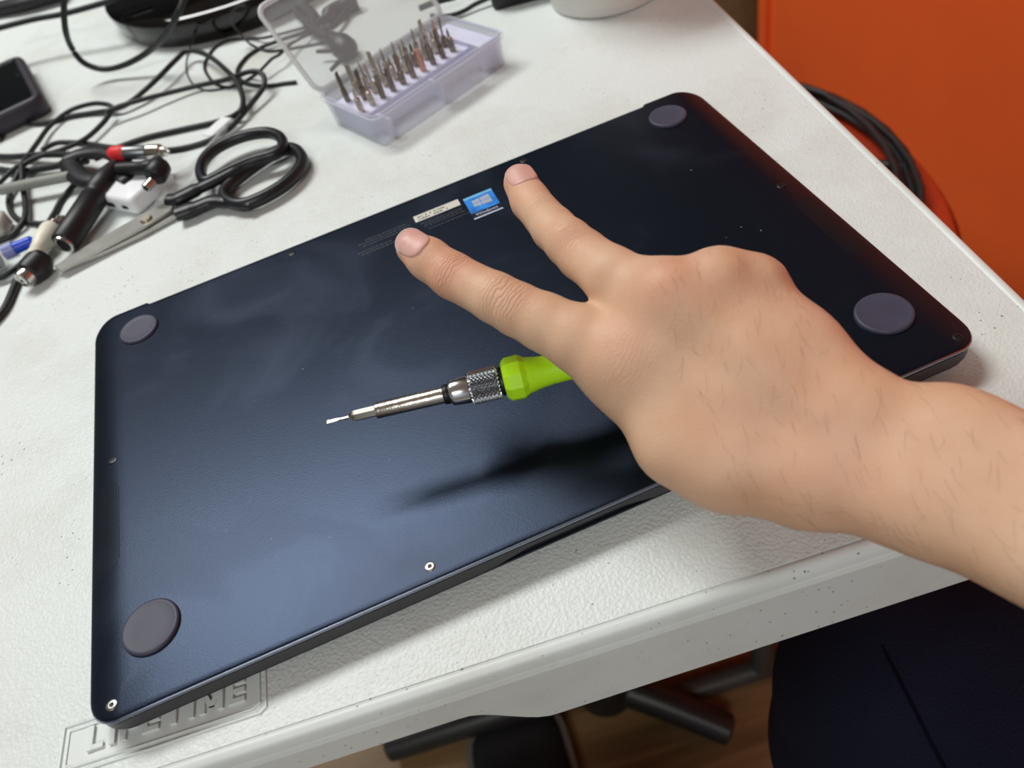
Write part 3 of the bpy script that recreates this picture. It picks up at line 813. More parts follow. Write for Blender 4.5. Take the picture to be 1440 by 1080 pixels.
def knurl():
    n, m_ = 44, 16; R = []
    for i in range(m_+1):
        t = i/m_; ring = []
        for j in range(n):
            a = j/n
            h = r(4.0) if (i+j) % 2 == 0 and 0 < i < m_ else 0
            ring.append(sdA+sax*(sx(660.5)+(sx(703)-sx(660.5))*t)+(e1*math.cos(2*math.pi*a)+e2*math.sin(2*math.pi*a))*(r(19.8)+h))
        R.append(ring)
    mb = MB(); mb.rings(R)
    tri = []
    for i in range(m_):
        for j in range(n):
            k = (j+1) % n; A, B_, C_, D_2 = i*n+j, i*n+k, (i+1)*n+k, (i+1)*n+j
            tri += [(A, B_, D_2), (B_, C_, D_2)] if (i+j) % 2 else [(A, B_, C_), (A, C_, D_2)]
    mb.f = tri+mb.f[-2:]
    return attach(mb.build('knurled_grip', 'knurl_steel', smooth=0), sd)
knurl()
lathe_sd('rubber_ring', 'rubber_black', [(sx(703), r(17)), (sx(704), r(20.5)), (sx(708), r(20.5)), (sx(709), r(17))])
HE = .0865
o = lathe_sd('handle_bolster', 'handle_green', [(sx(708), r(20)), (sx(708.5), r(25)), (sx(711), r(28.5)), (sx(715), r(31.8)), (sx(733), r(32.2)), (sx(743), r(25.5))], 10, 20, twist=.3)
lathe_sd('handle', 'handle_green', [(sx(736), r(27.0)), (sx(744), r(25.8)), (sx(756), r(23.0)), (sx(775), r(20.9)), (sx(795), r(20.4)), (sx(830), r(22.5)), (sx(870), r(25)), (sx(940), r(26)), (sx(1020), r(25)), (sx(1045), r(22)), (sx(1050), r(15))], 40, 50)
# ================================================================== bit case
def frosted(name, rgb, fac, rough=.35):
    """frosted translucent plastic: part clear, part milky"""
    m = mat(name, rgb, rough, var=.03, vscale=30)
    nt = m.node_tree; b = nt.nodes['Principled BSDF']; L = nt.links.new
    tr = nt.nodes.new('ShaderNodeBsdfTransparent'); tr.inputs[0].default_value = (*[min(1, .86+.14*c) for c in lin(rgb)], 1)
    mx = nt.nodes.new('ShaderNodeMixShader'); mx.inputs[0].default_value = fac
    L(tr.outputs[0], mx.inputs[1]); L(b.outputs[0], mx.inputs[2]); L(mx.outputs[0], nt.nodes['Material Output'].inputs[0])
    return m
frosted('case_plastic', (222,224,236), .34)
frosted('lid_plastic', (226,230,232), .17, .25)
mat('tray_lavender', (208,208,230), .5, var=.05, vscale=60)
mat('bit_nickel', (190,180,164), .36, metal=1, var=.15, vscale=300)
mat('bit_dark', (140,130,116), .36, metal=1, var=.15, vscale=300)
mat('bit_copper', (206,156,136), .35, metal=.8, var=.1)
BO = np.array([.1332, .3033, TZ]); BA = math.radians(30.4); BW, BD, BH = .1031, .0563, .0205
case = empty('bit_case', BO, BA)
tag(case, 'open frosted plastic case holding rows of small screwdriver bits', 'case')
def shell(name, w, d, h, r, t, m, parent, taper=.0):
    mb = MB()
    o = lambda e, z: [(x, y, z) for x, y in rrect(e, e, w-e, d-e, max(r-e, .001), 5)]
    mb.rings([o(taper, 0), o(taper*.5, h*.5), o(0, h), o(t, h), o(t+taper*.5, h*.5), o(t+taper, t)])
    return mb.build(name, m, parent, smooth=40)
base = shell('case_base', BW, BD, BH, .006, .0014, 'case_plastic', case, .0018)
MB().rings([[(x, y, z) for x, y in rrect(e, e, BW-e, BD-e, .006, 5)] for e, z in ((-.0010, BH-.0035), (-.0012, BH-.0015), (.0002, BH-.0012), (.0002, BH-.0035))], True, False, False).build('case_rim', 'case_plastic', base, smooth=40)
# latch tab on the front, hinge knuckles at the rear
MB().box((BW*.60, -.0012, BH*.52), (.030, .0022, BH*.80)).build('latch_tab', 'case_plastic', base, smooth=0)
tray = MB(); tray.box((BW*.5, BD*.62, .0075), (BW-.008, BD*.60, .013))
tray = tray.build('bit_tray', 'tray_lavender', case, smooth=0)
for k in range(3): MB().box((.012+k*.041, BD*.20, .0065), (.002, BD*.26, .011)).build('tray_rib', 'tray_lavender', tray, smooth=0)
MB().box((BW-.010, BD*.5, .0095), (.012, BD*.8, .015)).build('tray_end_block', 'tray_lavender', tray, smooth=0)
# lid, leaning back on its hinge
lid = empty('lid', (0, BD, BH)); lid.parent = case
LAn = math.radians(51)
lm = shell('lid_shell', BW, BD+.002, .010, .006, .0013, 'lid_plastic', None, .001)
for v in lm.data.vertices:      # fold about the hinge line (x axis): lid inside faces the camera
    x, y, z = v.co; yy, zz = y, -(z-.010)*1.0
    v.co = (x, BD+.0005+math.cos(LAn)*yy-math.sin(LAn)*(-zz)*-1, BH+math.sin(LAn)*yy-math.cos(LAn)*zz*1.0)
lm.data.flip_normals()
bpy.data.objects.remove(lid)
lm.parent = case; lm.name = 'lid'
def lidp(x, y): return (x, BD+.0005+math.cos(LAn)*y, BH+math.sin(LAn)*y)
frosted('rim_plastic', (232,235,236), .62, .4)
rim = [lidp(*p) for p in rrect(.0008, .0008, BW-.0008, BD+.0012, .006, 5)]
MB().tube(rim+[rim[0]], .0017, 8).build('lid_rim', 'rim_plastic', lm, smooth=60)
for k in range(2): MB().lathe((.018+k*.055, BD, BH-.001), (.018+k*.055+.012, BD, BH-.001), [(0, .0016), (.012, .0016)], 12).build('hinge_knuckle', 'case_plastic', case)
# bits: each one a thing of its own, standing in the tray
def bit_mesh(kind):
    mb = MB()
    hz, tip = ((.0085, .0065), (.0075, .0095), (.0065, .0125), (.0100, .0040), (.0080, .0110))[kind]
    mb.lathe((0, 0, 0), (0, 0, 1), [(0, .0019), (hz, .0019), (hz+.0006, .0013), (hz+.0012, (.0009, .0008, .0006, .0016, .0012)[kind])], 6)
    if kind == 1: mb.lathe((0, 0, hz), (0, 0, 1), [(0, .0009), (tip*.5, .0008), (tip, .0003)], 8)
    elif kind == 2: mb.lathe((0, 0, hz), (0, 0, 1), [(0, .0007), (tip*.9, .0006), (tip, .0002)], 8)
    elif kind == 3: mb.lathe((0, 0, hz), (0, 0, 1), [(0, .0017), (tip, .0017), (tip, .0009)], 10)
    elif kind == 4: mb.rings([[(sx_*w_, sy_*d_, hz+z) for sx_, sy_ in ((-1,-1),(1,-1),(1,1),(-1,1))] for z, w_, d_ in ((0, .0009, .0009), (tip*.6, .0012, .0008), (tip, .0014, .0003))])
    else: mb.lathe((0, 0, hz), (0, 0, 1), [(0, .0010), (tip*.6, .0009), (tip, .0002)], 4)
    return mb
protos = {}
rs = random.Random(5)
rows = [(.0205, 'front'), (.0300, 'middle'), (.0395, 'rear')]
special = {}
cnt = 0
for ri, (yy, rn) in enumerate(rows):
    for ci in range(10):
        if ri == 1 and ci == 0: continue
        kind = (rs.choice((0, 3, 0, 4)) if ri == 0 else rs.choice((1, 2, 4, 0, 1)))
        cop = (ri, ci) in ((0, 6), (2, 9))
        mk = 'bit_copper' if cop else ('bit_dark' if rs.random() < .35 else 'bit_nickel')
        key = (kind, mk)
        if key not in protos:
            o = bit_mesh(kind).build('driver_bit', mk, smooth=35); protos[key] = o.data
        else:
            o = bpy.data.objects.new('driver_bit', protos[key]); C.objects.link(o)
        p = BO+rotz(BA)@np.array([.0090+ci*.0081+.0016*(ri-1), yy+.004, .0140-.0005])
        o.location = p; o.rotation_euler = (rs.uniform(-.05, .05), rs.uniform(-.05, .05), rs.uniform(0, 6))
        shape = ('stubby pointed bit', 'tapering pointed bit', 'needle-thin bit', 'round-headed socket bit', 'flat-bladed bit')[kind]
        col = {'bit_copper': 'copper-tipped', 'bit_dark': 'dark steel', 'bit_nickel': 'bright nickel'}[mk]
        nth = ('last', 'ninth', 'eighth', 'seventh', 'sixth', 'fifth', 'fourth', 'third', 'second', 'first')[ci]
        lab = '%s, %s from the tray end block, %s row' % ('copper-coloured bit' if cop else col+' '+shape, nth, rn)
        tag(o, lab, 'bit', 'screwdriver bits in the open case')
# ================================================================== scissors
mat('scissor_plastic', (24,25,29), .38, spec=.5, var=.1)
mat('scissor_steel', (176,174,168), .34, metal=.9, var=.08, vscale=120)
sc = empty('scissors', P(170,300)); tag(sc, 'black handled steel scissors lying closed on the table', 'scissors')
def pz(pts, z): return [P(u, v, TZ+z) for u, v in pts]
def zm(pts): return [(x/3.2727, y/3.2727) for x, y in pts]
loopA = zm([(925,800),(935,745),(985,690),(1070,645),(1160,618),(1240,612),(1292,635),(1300,680),(1260,712),(1170,738),(1080,775),(1000,815),(950,835)])
loopB = zm([(1045,865),(1120,800),(1220,730),(1300,690),(1360,690),(1392,735),(1372,790),(1310,850),(1220,905),(1130,940),(1070,935),(1035,905)])
attach(MB().tube(spline(pz(loopA, .010), 6, True)+[spline(pz(loopA, .010), 6, True)[0]], .0033, 12, 1.1).build('handle_loop', 'scissor_plastic', smooth=60), sc)
attach(MB().tube(spline(pz(loopB, .0055), 6, True)+[spline(pz(loopB, .0055), 6, True)[0]], .0036, 12, 1.1).build('handle_loop', 'scissor_plastic', smooth=60), sc)
attach(MB().tube(spline(pz(zm([(1180,740),(1080,785),(985,835),(900,875),(820,915),(775,920)]), .0095), 5), [.0030]*5+[.0042]*10+[.0050]*6+[.0044]*5, 12, .7).build('handle_shank', 'scissor_plastic', smooth=60), sc)
attach(MB().tube(spline(pz(zm([(1160,945),(1060,930),(980,925),(900,955),(815,985)]), .0055), 5), [.0036]*6+[.0048]*10+[.0058]*5, 12, .65).build('handle_shank', 'scissor_plastic', smooth=60), sc)
def blade(px, z0, z1):
    pts = [P(u, v, TZ+z0) for u, v in px]
    return attach(MB().prism([(p[0], p[1]) for p in pts], TZ+z0, TZ+z1).build('blade', 'scissor_steel', smooth=0), sc)
blade([(79,378),(120,352),(190,312),(238,286),(248,296),(205,322),(150,350),(86,383)], .0035, .0055)
blade([(84,382),(140,356),(200,325),(250,300),(253,305),(205,331),(150,357),(88,384)], .0012, .0032)
pv = P(206,309,TZ+.0055)
pvt = attach(MB().lathe(pv-[0, 0, .004], pv+[0, 0, .01], [(0, .0036), (.0046, .0036), (.0054, .0028), (.0054, .0001)], 20).build('pivot_screw', 'bit_nickel'), sc)
# ================================================================== cables on the table
mat('cable_black', (26,28,30), .5, var=.1)
mat('cable_grey', (140,142,136), .55, var=.08)
mat('plastic_black', (22,22,25), .45, var=.1, vscale=90)
def cable(px, r, label, z=None, m='cable_black', n=8, group=None, name='cable'):
    pts = []
    for i, q in enumerate(px):
        zz = q[2] if len(q) > 2 else r
        pts.append(P(q[0], q[1], TZ+zz))
    o = MB().tube(spline(pts, n), r, 8).build(name, m, smooth=60)
    return tag(o, label, 'cable', group)
def z1(pts): return [(p[0]/3.2727, p[1]/3.2727, *p[2:]) for p in pts]
def z3(pts): return [(160+p[0]/5.5385, p[1]/5.5385, *p[2:]) for p in pts]
cable(z1([(310,-60,.07),(295,20,.06),(300,130,.045),(325,210,.03),(380,285,.017),(470,318,.009),(570,300,.010),(680,240,.018),(760,160,.034),(820,60,.05),(870,-60,.06)]), .0022, 'black cable hanging in a wide loop in front of the monitor base')
cable(z1([(-60,145,.03),(0,128,.03),(150,90,.03),(300,62,.03),(480,12,.032),(640,-40,.034)]), .0024, 'straight black cable passing behind the hanging cable loop')
cable(z3([(-890,1090),(-820,960),(-560,960),(-330,905),(-160,880),(0,852,.004),(120,800,.005),(300,650,.008),(480,470,.009),(560,402,.008),(650,402,.008),(760,450,.010),(880,550,.010),(960,640,.009),(1005,760,.0075),(995,850,.007),(920,910,.004),(780,955),(500,1015),(240,1075),(0,1160),(-160,1230)]), .0019, 'long black cable with a tall bend beside the bit case lid')
cable(z3([(-60,880,.009),(0,845,.009),(150,795,.009),(400,730,.006),(650,668,.004),(860,625,.006),(960,590,.010),(1060,558,.012),(1140,565,.011),(1175,620,.009),(1160,690,.007),(1060,820,.005),(960,940,.004),(860,1030,.003),(700,1110),(500,1160),(300,1170),(0,1150),(-200,1120),(-330,1110),(-450,1115,.004),(-560,1170,.005)]), .0018, 'black cable curling beside the white case lid and back past the scissors')
cable(z3([(1650,170,.004),(1215,285,.004),(1060,300),(900,312),(800,360),(740,430),(705,520),(740,600),(800,655),(880,680),(980,655),(1060,610),(1130,560,.006),(1230,460,.008),(1290,425,.008),(1400,330,.006),(1650,200)]), .0011, 'thin black lead looping round to a small plug near the lid')
cable(z3([(640,250,.012),(610,330,.006),(575,430),(565,540),(590,620),(650,680),(740,706),(850,690),(960,650)]), .0006, 'hair-thin black wire hanging from the monitor base')
cable(z3([(1650,190,.003),(1235,335,.003),(1130,380),(1040,440),(975,520),(962,580),(1000,630),(1080,660),(1200,668),(1330,650),(1420,640)]), .0014, 'thin black lead whose cut end lies beside the case lid')
cable(z3([(1030,40,.035),(960,50,.033),(915,110,.028),(930,190,.018),(985,260,.010),(1060,340,.005),(1150,385),(1260,395),(1650,330)]), .0010, 'thin black wire bending down past the monitor base edge')
cable(z1([(-40,720,.003),(60,722,.004),(200,712,.006),(320,712,.008),(430,720,.009)]), .0022, 'black cable entering the pile beside the velcro strap')
cable(z1([(-40,775,.003),(80,790,.003),(200,775,.004),(330,750,.005),(400,740,.006)]), .0024, 'thick black cable under the tangled cable pile')
cable(z1([(520,495,.005),(490,480,.006),(420,478,.005),(320,510,.004),(230,580,.004),(170,660,.005),(110,740,.006),(50,790,.005),(-10,850,.003),(-50,890,.003)]), .0017, 'black cable arching from the crossing towards the grey strip')
cable(z1([(515,510,.006),(470,570,.005),(390,640,.005),(280,690,.006),(180,720,.007),(110,760,.007),(60,850,.004),(40,930),(60,990),(120,1022),(210,1028),(245,990),(290,910),(360,830,.004),(380,790,.005)]), .0018, 'black cable dropping in a U loop beside the cream plug')
cable(z1([(100,760,.008),(105,850,.005),(118,940,.004),(112,1010,.004),(60,1080),(0,1110),(-60,1140)]), .0020, 'black cable running down past the blue tipped tube')
cable([(45,360,.004),(30,380,.003),(20,405),(8,432),(-8,452),(-30,470)], .0022, 'black lead trailing from the socket coupler towards the table edge')
cable([(-10,392,.004),(10,385,.004),(35,366,.004),(52,340,.005),(58,318,.005)], .0018, 'black cable tucked under the blue tipped tube')
cable(z1([(0,875,.010),(120,850,.010),(240,826,.010),(370,800,.010)]), .0034, 'flat pale grey cable crossing the black cables', m='cable_grey')
# right of the lid
cable([(590,12,.012),(612,3,.012),(640,-4,.012)], .0022, 'black cable passing behind the open lid towards the adapter')
cable([(606,22,.004),(622,23,.003),(640,20,.003),(655,14,.003),(668,6,.004),(690,-4,.005)], .0016, 'thin black cable lying between the lid and the black adapter')
# black shapes seen through the lid: a right angle plug and lead on the table behind it
cable([(395,-5,.006),(412,12,.006),(428,30,.006),(446,40,.006),(470,36,.005),(485,18,.005),(492,4,.006)], .0022, 'black lead looped behind the frosted lid')
pg = empty('black_plug', P(470,60)); tag(pg, 'black right angle plug with short prongs seen through the frosted lid', 'plug')
attach(MB().tube(spline(pz([(432,36),(448,46),(468,56),(488,68)], .007), 5), [.003]*4+[.004]*6+[.006]*6, 10).build('plug_sleeve', 'plastic_black'), pg)
attach(MB().lathe(P(478,62,TZ+.007), P(494,76,TZ+.007), [(0, .0055), (.003, .0085), (.012, .0085), (.016, .006)], 16).build('plug_body', 'plastic_black'), pg)
for a, b in (((478,70), (452,72)), ((486,78), (468,96))): attach(MB().lathe(P(*a, TZ+.007), P(*b, TZ+.007), [(0, .0016), (.012, .0016), (.018, .0014)], 10).build('prong', 'plastic_black'), pg)
tag(MB().tube(spline(pz([(400,-12),(420,6),(440,22),(446,44)], .005), 5), .0045, 10).build('cable_sleeve', 'plastic_black'), 'thick black cable sleeve behind the frosted lid', 'cable')
tag(MB().tube(spline(pz([(446,40),(462,22),(482,10),(500,2)], .006), 5), [.0035]*5+[.006]*6+[.007]*5, 10).build('cable_moulding', 'plastic_black'), 'flared black cable moulding behind the frosted lid', 'cable')
# ================================================================== connector clutter
mat('metal_bright', (196,192,184), .22, metal=1, var=.06)
mat('white_plastic', (236,238,240), .35, var=.02)
mat('cream_plastic', (226,222,204), .45, var=.04)
mat('red_plastic', (218,40,44), .5, var=.08)
mat('grey_metal', (120,124,126), .35, metal=.8, var=.1)
mat('blue_cap', (28,70,200), .35, var=.1)
mat('hole_dark', (8,8,8), .7, var=.0)
frosted('clear_plastic', (228,230,228), .30, .2)
def part(o, root): return attach(o, root)
# big black jack adapter with a metal socket
a = P(90,343,TZ+.009); b = P(163,232,TZ+.014)
ja = empty('jack_adapter', P(120,300)); tag(ja, 'thick black cylindrical jack adapter with a metal socket end', 'adapter')
L = np.linalg.norm(b-a)
part(MB().lathe(a, b, [(0, .0068), (.001, .0074), (L*.55, .0074), (L*.56, .0069), (L*.62, .0069), (L*.63, .0074), (L*.80, .0072), (L, .004)], 28).build('adapter_body', 'plastic_black', smooth=40), ja)
ax = (b-a)/L
part(MB().lathe(a-ax*.0012, b, [(.0003, .0040), (0, .0044), (0, .0058), (.003, .0062)], 24, cap0=False).build('socket_ring', 'metal_bright'), ja)
part(MB().lathe(a-ax*.0007, b, [(0, .0043), (.001, .0043)], 24).build('socket_hole', 'hole_dark'), ja)
# velcro strap wrapping the leads
st = empty('cable_strap', P(150,235)); tag(st, 'black fabric strap wrapped round the leads above the jack adapter', 'strap')
part(MB().tube(spline(pz([(92,224),(112,216),(140,213),(162,220),(176,232),(180,246),(168,256)], .013), 5), .0050, 10, .5).build('strap_band', 'plastic_black'), st)
part(MB().tube(spline(pz([(96,228),(108,246),(126,254),(150,252),(172,244)], .010), 5), .0066, 10, .6).build('strap_band', 'plastic_black'), st)
# right angle barrel plug
rp = empty('barrel_plug', P(210,240)); tag(rp, 'black right angle plug with a short silver barrel tip above the white charger', 'plug')
part(MB().tube(spline(pz([(168,238),(185,237),(205,236),(220,234),(228,232)], .017), 4), [.0040]*8+[.0046]*5+[.0062]*4, 12).build('plug_arm', 'plastic_black'), rp)
pa = P(227,230,TZ+.019); pb = P(214,255,TZ+.017)
part(MB().lathe(pa, pb, [(0, .0050), (.002, .0064), (.010, .0064), (.0118, .0050)], 20).build('plug_head', 'plastic_black'), rp)
pc = P(205,265,TZ+.0165)
pl = part(MB().lathe(pb, pc, [(0, .0028), (np.linalg.norm(pc-pb), .0028)], 18).build('barrel_tip', 'metal_bright'), rp)
dd = (pc-pb)/np.linalg.norm(pc-pb)
part(MB().lathe(pc-dd*.0003, pc+dd, [(0, .0017), (.0006, .0017)], 14).build('barrel_bore', 'hole_dark'), rp)
# coax plug with red boot
cx = empty('coax_plug', P(200,220)); tag(cx, 'small grey metal coax plug with a red boot', 'plug')
q0, q1 = P(154,216,TZ+.019), P(234,213,TZ+.015); QL = np.linalg.norm(q1-q0)
part(MB().lathe(q0, q1, [(0, .0028), (QL*.06, .0044), (QL*.26, .0046), (QL*.28, .0042)], 20).build('red_boot', 'red_plastic'), cx)
part(MB().lathe(q0, q1, [(QL*.26, .0042), (QL*.66, .0042), (QL*.68, .0036)], 20).build('plug_barrel', 'grey_metal'), cx)
part(MB().lathe(q0, q1, [(QL*.66, .0036), (QL*.70, .0046), (QL*.90, .0046), (QL*.92, .0030), (QL*.99, .0030)], 18).build('coupling_nut', 'metal_bright', smooth=20), cx)
part(MB().lathe(q0, q1, [(QL*.98, .0008), (QL*1.05, .0007)], 10).build('centre_pin', 'metal_bright'), cx)
# white usb charger
uc = empty('usb_charger', P(190,290)); tag(uc, 'small white power adapter block with two ports beside the scissors', 'adapter')
c0 = P(147,296); c1 = P(198,306); c2 = P(233,283)
ux = (c1-c0); ul = np.linalg.norm(ux); ux /= ul
uy = np.array([-ux[1], ux[0], 0]); ud = .034
H_ = .0125
def uring(e, z): return [c0+ux*x+uy*y+np.array([0, 0, z]) for x, y in rrect(e, e, ul-e, ud-e, .003, 4)]
part(MB().rings([uring(.002, .0006), uring(.0004, .002), uring(0, .004), uring(0, H_-.003), uring(.0006, H_-.001), uring(.0025, H_)]).build('charger_body', 'white_plastic', smooth=60), uc)
UR = np.stack([ux, uy, np.array([0, 0, 1.])], 1)
part(MB().box(c0+ux*ul*.34+np.array([0, 0, H_*.5])-uy*.0001, (.0075, .0006, .0030), UR).build('usb_port', 'hole_dark', smooth=0), uc)
part(MB().box(c0+ux*ul*.74+np.array([0, 0, H_*.5])-uy*.0001, (.0048, .0006, .0020), UR).build('usb_port', 'hole_dark', smooth=0), uc)
# clear plastic tube and white tag by the scissors
ct = tag(MB().lathe(P(228,290,TZ+.006), P(318,180,TZ+.004), [(0, .0045), (.008, .0055), (.030, .0050), (.036, .0026), (.09, .0020)], 16).build('clear_tube', 'clear_plastic'), 'clear plastic tube lying behind the scissors', 'tube')
wt = P(305,178,TZ+.0046)
tag(MB().box(wt, (.020, .009, .0006), rotz(math.radians(48))).build('paper_tag', 'white_plastic', smooth=0), 'tiny white paper tag on the black cable', 'tag')
# cream rca plug + black coupler
rc = empty('rca_plug', P(65,335)); tag(rc, 'cream plastic audio plug with metal contacts beside the jack adapter', 'plug')
g0, g1 = P(46,362,TZ+.0072), P(82,306,TZ+.0085); GL = np.linalg.norm(g1-g0)
part(MB().lathe(g0, g1, [(0, .0040), (GL*.12, .0042), (GL*.16, .0036), (GL*.20, .0044), (GL*.26, .0044), (GL*.40, .0058), (GL*.70, .0056), (GL*.76, .0048)], 24).build('plug_body', 'cream_plastic', smooth=40), rc)
part(MB().lathe(g0, g1, [(GL*.75, .0034), (GL*.86, .0034), (GL*.86, .0016), (GL*1.02, .0014)], 14).build('metal_pin', 'metal_bright'), rc)
part(MB().lathe(P(82,318,TZ+.007), P(88,308,TZ+.007), [(0, .0022), (.008, .0020)], 10).build('metal_tab', 'metal_bright'), rc)
rk = empty('rca_coupler', P(48,385)); tag(rk, 'black barrel coupler with a silver socket nose on the table', 'connector')
g0, g1 = P(31,395,TZ+.0078), P(62,362,TZ+.0080); GL = np.linalg.norm(g1-g0)
part(MB().lathe(g0, g1, [(GL*.25, .0058), (GL*.30, .0068), (GL*.42, .0074), (GL*.85, .0074), (GL, .0058)], 16).build('coupler_body', 'plastic_black', smooth=25), rk)
part(MB().lathe(g0, g1, [(.0004, .0030), (0, .0034), (0, .0048), (.001, .0052), (GL*.26, .0052)], 22, cap0=False).build('socket_nose', 'metal_bright', smooth=30), rk)
ga = (g1-g0)/GL
part(MB().lathe(g0+ga*.0006, g1, [(0, .0034), (.0005, .0034), (.0005, .0015), (-.0006, .0012), (-.0006, .0001)], 16).build('socket_insert', 'white_plastic'), rk)
part(MB().lathe(g0-ga*.0002, g1, [(0, .0009), (.0006, .0009)], 12).build('socket_hole', 'hole_dark'), rk)
# blue tipped clear tube
bt2 = empty('blue_tipped_tube', P(10,350)); tag(bt2, 'clear plastic tube with a blue nozzle tip', 'tube')
g0, g1 = P(-45,378,TZ+.0095), P(47,338,TZ+.0095); GL = np.linalg.norm(g1-g0)
part(MB().lathe(g0, g1, [(0, .0095), (GL*.46, .0095), (GL*.50, .0070), (GL*.52, .0052), (GL*.72, .0050)], 24).build('tube_body', 'clear_plastic', smooth=40), bt2)
part(MB().lathe(g0, g1, [(0, .0070), (GL*.44, .0070)], 20).build('tube_filling', 'grey_metal', smooth=40), bt2)
part(MB().lathe(g0, g1, [(GL*.55, .0042), (GL*.70, .0042), (GL*.71, .0036), (GL*.97, .0032), (GL, .0024)], 18).build('blue_nozzle', 'blue_cap', smooth=30), bt2)
mat('pale_grey', (186,190,182), .5, var=.05)
tag(MB().rings([[(x, y, TZ+z) for x, y in rrect(*(P(5,330)[:2]-np.array([.030, .008])-np.array([e*-1, e*-1])), *(P(5,330)[:2]+np.array([.006, .010])-e), .003, 4)] for e, z in ((.001, .0004), (0, .002), (0, .010), (.0012, .0115))]).build('pale_block', 'pale_grey', smooth=50), 'pale grey plastic block behind the blue tipped tube', 'block')
# ================================================================== handheld device
mat('device_shell', (46,42,52), .5, var=.1, vscale=100)
mat('device_glass', (9,11,12), .08, spec=.6, var=.0)
dA = P(78,160); dB = P(33,82, TZ+.012); 
dv = empty('handheld_device', P(30,140)); tag(dv, 'dark grey handheld device with a glossy black screen', 'device')
ey = (dB-dA); ey[2] = 0; dl = np.linalg.norm(ey)+.004; ey /= np.linalg.norm(ey); ex = np.array([-ey[1], ey[0], 0])   # ex to the left
def dring(e, z, r_=.010): return [dA+ex*x+ey*y+np.array([0, 0, z]) for x, y in rrect(e, e, .085-e, dl-e, max(r_-e, .002), 6)]
dbm = MB().rings([dring(.004, .0005), dring(.0008, .003), dring(0, .006), dring(0, .0125), dring(.0012, .0150), dring(.0035, .0158), dring(.0055, .0154), dring(.0058, .0146)]).build('device_body', 'device_shell', smooth=60); part(dbm, dv)
part(MB().rings([dring(.0062, .0140, .008), dring(.0062, .0150, .008), dring(.0068, .0151, .008)]).build('screen', 'device_glass', smooth=30), dv)
# ================================================================== monitor base
mat('gloss_black', (10,9,9), .07, spec=.6, var=.05)
mb_ = empty('monitor_stand', (.075, .70, TZ)); tag(mb_, 'glossy black oval monitor stand base standing behind the cables', 'monitor stand')
def mring(f_, z):
    out = []
    for k in range(64):
        a = 2*math.pi*k/64
        x = math.copysign(abs(math.cos(a))**.95, math.cos(a))*.116*f_; y = math.copysign(abs(math.sin(a))**.95, math.sin(a))*.142*f_
        out.append(np.array([.052, .668, TZ+z])+rotz(math.radians(-8))@np.array([x, y, 0]))
    return out
part(MB().rings([mring(.965, .001), mring(.975, .004), mring(1.0, .016), mring(1.0, .019), mring(.985, .0215), mring(.95, .0235), mring(.5, .030)]).build('stand_foot', 'gloss_black', smooth=35), mb_)
part(MB().rings([mring(.955, .0), mring(.97, .002), mring(.97, .0035)]).build('stand_pad', 'plastic_black', smooth=35), mb_)
part(MB().tube([(.065, .70, TZ+.028), (.068, .705, TZ+.14), (.072, .715, TZ+.26)], [.032, .026, .026], 20).build('stand_neck', 'gloss_black', smooth=50), mb_)
# ================================================================== frosted cup
frosted('cup_plastic', (222,218,212), .82, .4)
cc = np.array([.3015, .4075, TZ])
cp = empty('plastic_cup', cc); tag(cp, 'frosted white plastic cup standing near the table edge', 'cup')
CR = .0385
part(MB().lathe(cc, cc+[0, 0, 1], [(.0015, CR-.006), (.0006, CR-.003), (.0012, CR-.0008), (.004, CR), (.05, CR+.003), (.105, CR+.007), (.1055, CR+.0078), (.107, CR+.007), (.106, CR+.0055), (.05, CR+.0015), (.005, CR-.002), (.0035, CR-.006)], 48).build('cup_wall', 'cup_plastic', smooth=50), cp)
part(MB().lathe(cc, cc+[0, 0, 1], [(.0, CR-.0055), (.0010, CR-.0035), (.0022, CR-.0045)], 48).build('cup_foot', 'cup_plastic', smooth=50), cp)
# ================================================================== black adapter box + strap at the rear
pw = empty('power_adapter', P(735,-20)); tag(pw, 'black power adapter brick at the rear of the table', 'adapter')
e0 = P(694,17); e1_ = P(752,2); ex = (e1_-e0); ex /= np.linalg.norm(ex); ey2 = np.array([-ex[1], ex[0], 0])
def aring(e, z): return [e0+ex*x+ey2*y+np.array([0, 0, z]) for x, y in rrect(e, e, .10-e, .05-e, .004, 4)]
part(MB().rings([aring(.001, 0), aring(0, .002), aring(0, .024), aring(.002, .027)]).build('adapter_body', 'plastic_black', smooth=50), pw)
part(MB().box(e0+ex*.05+ey2*.025+np.array([0, 0, .0271]), (.05, .025, .0004), np.stack([ex, ey2, [0, 0, 1]], 1)).build('adapter_label', 'grey_metal', smooth=0), pw)
sp = [P(-60,26,TZ+.004), P(0,12,TZ+.006), P(40,2,TZ+.008), P(90,-12,TZ+.008)]
tag(MB().tube(spline(sp, 6), .010, 12, .6).build('fabric_strap', 'plastic_black'), 'thick black padded strap at the rear of the table', 'strap')
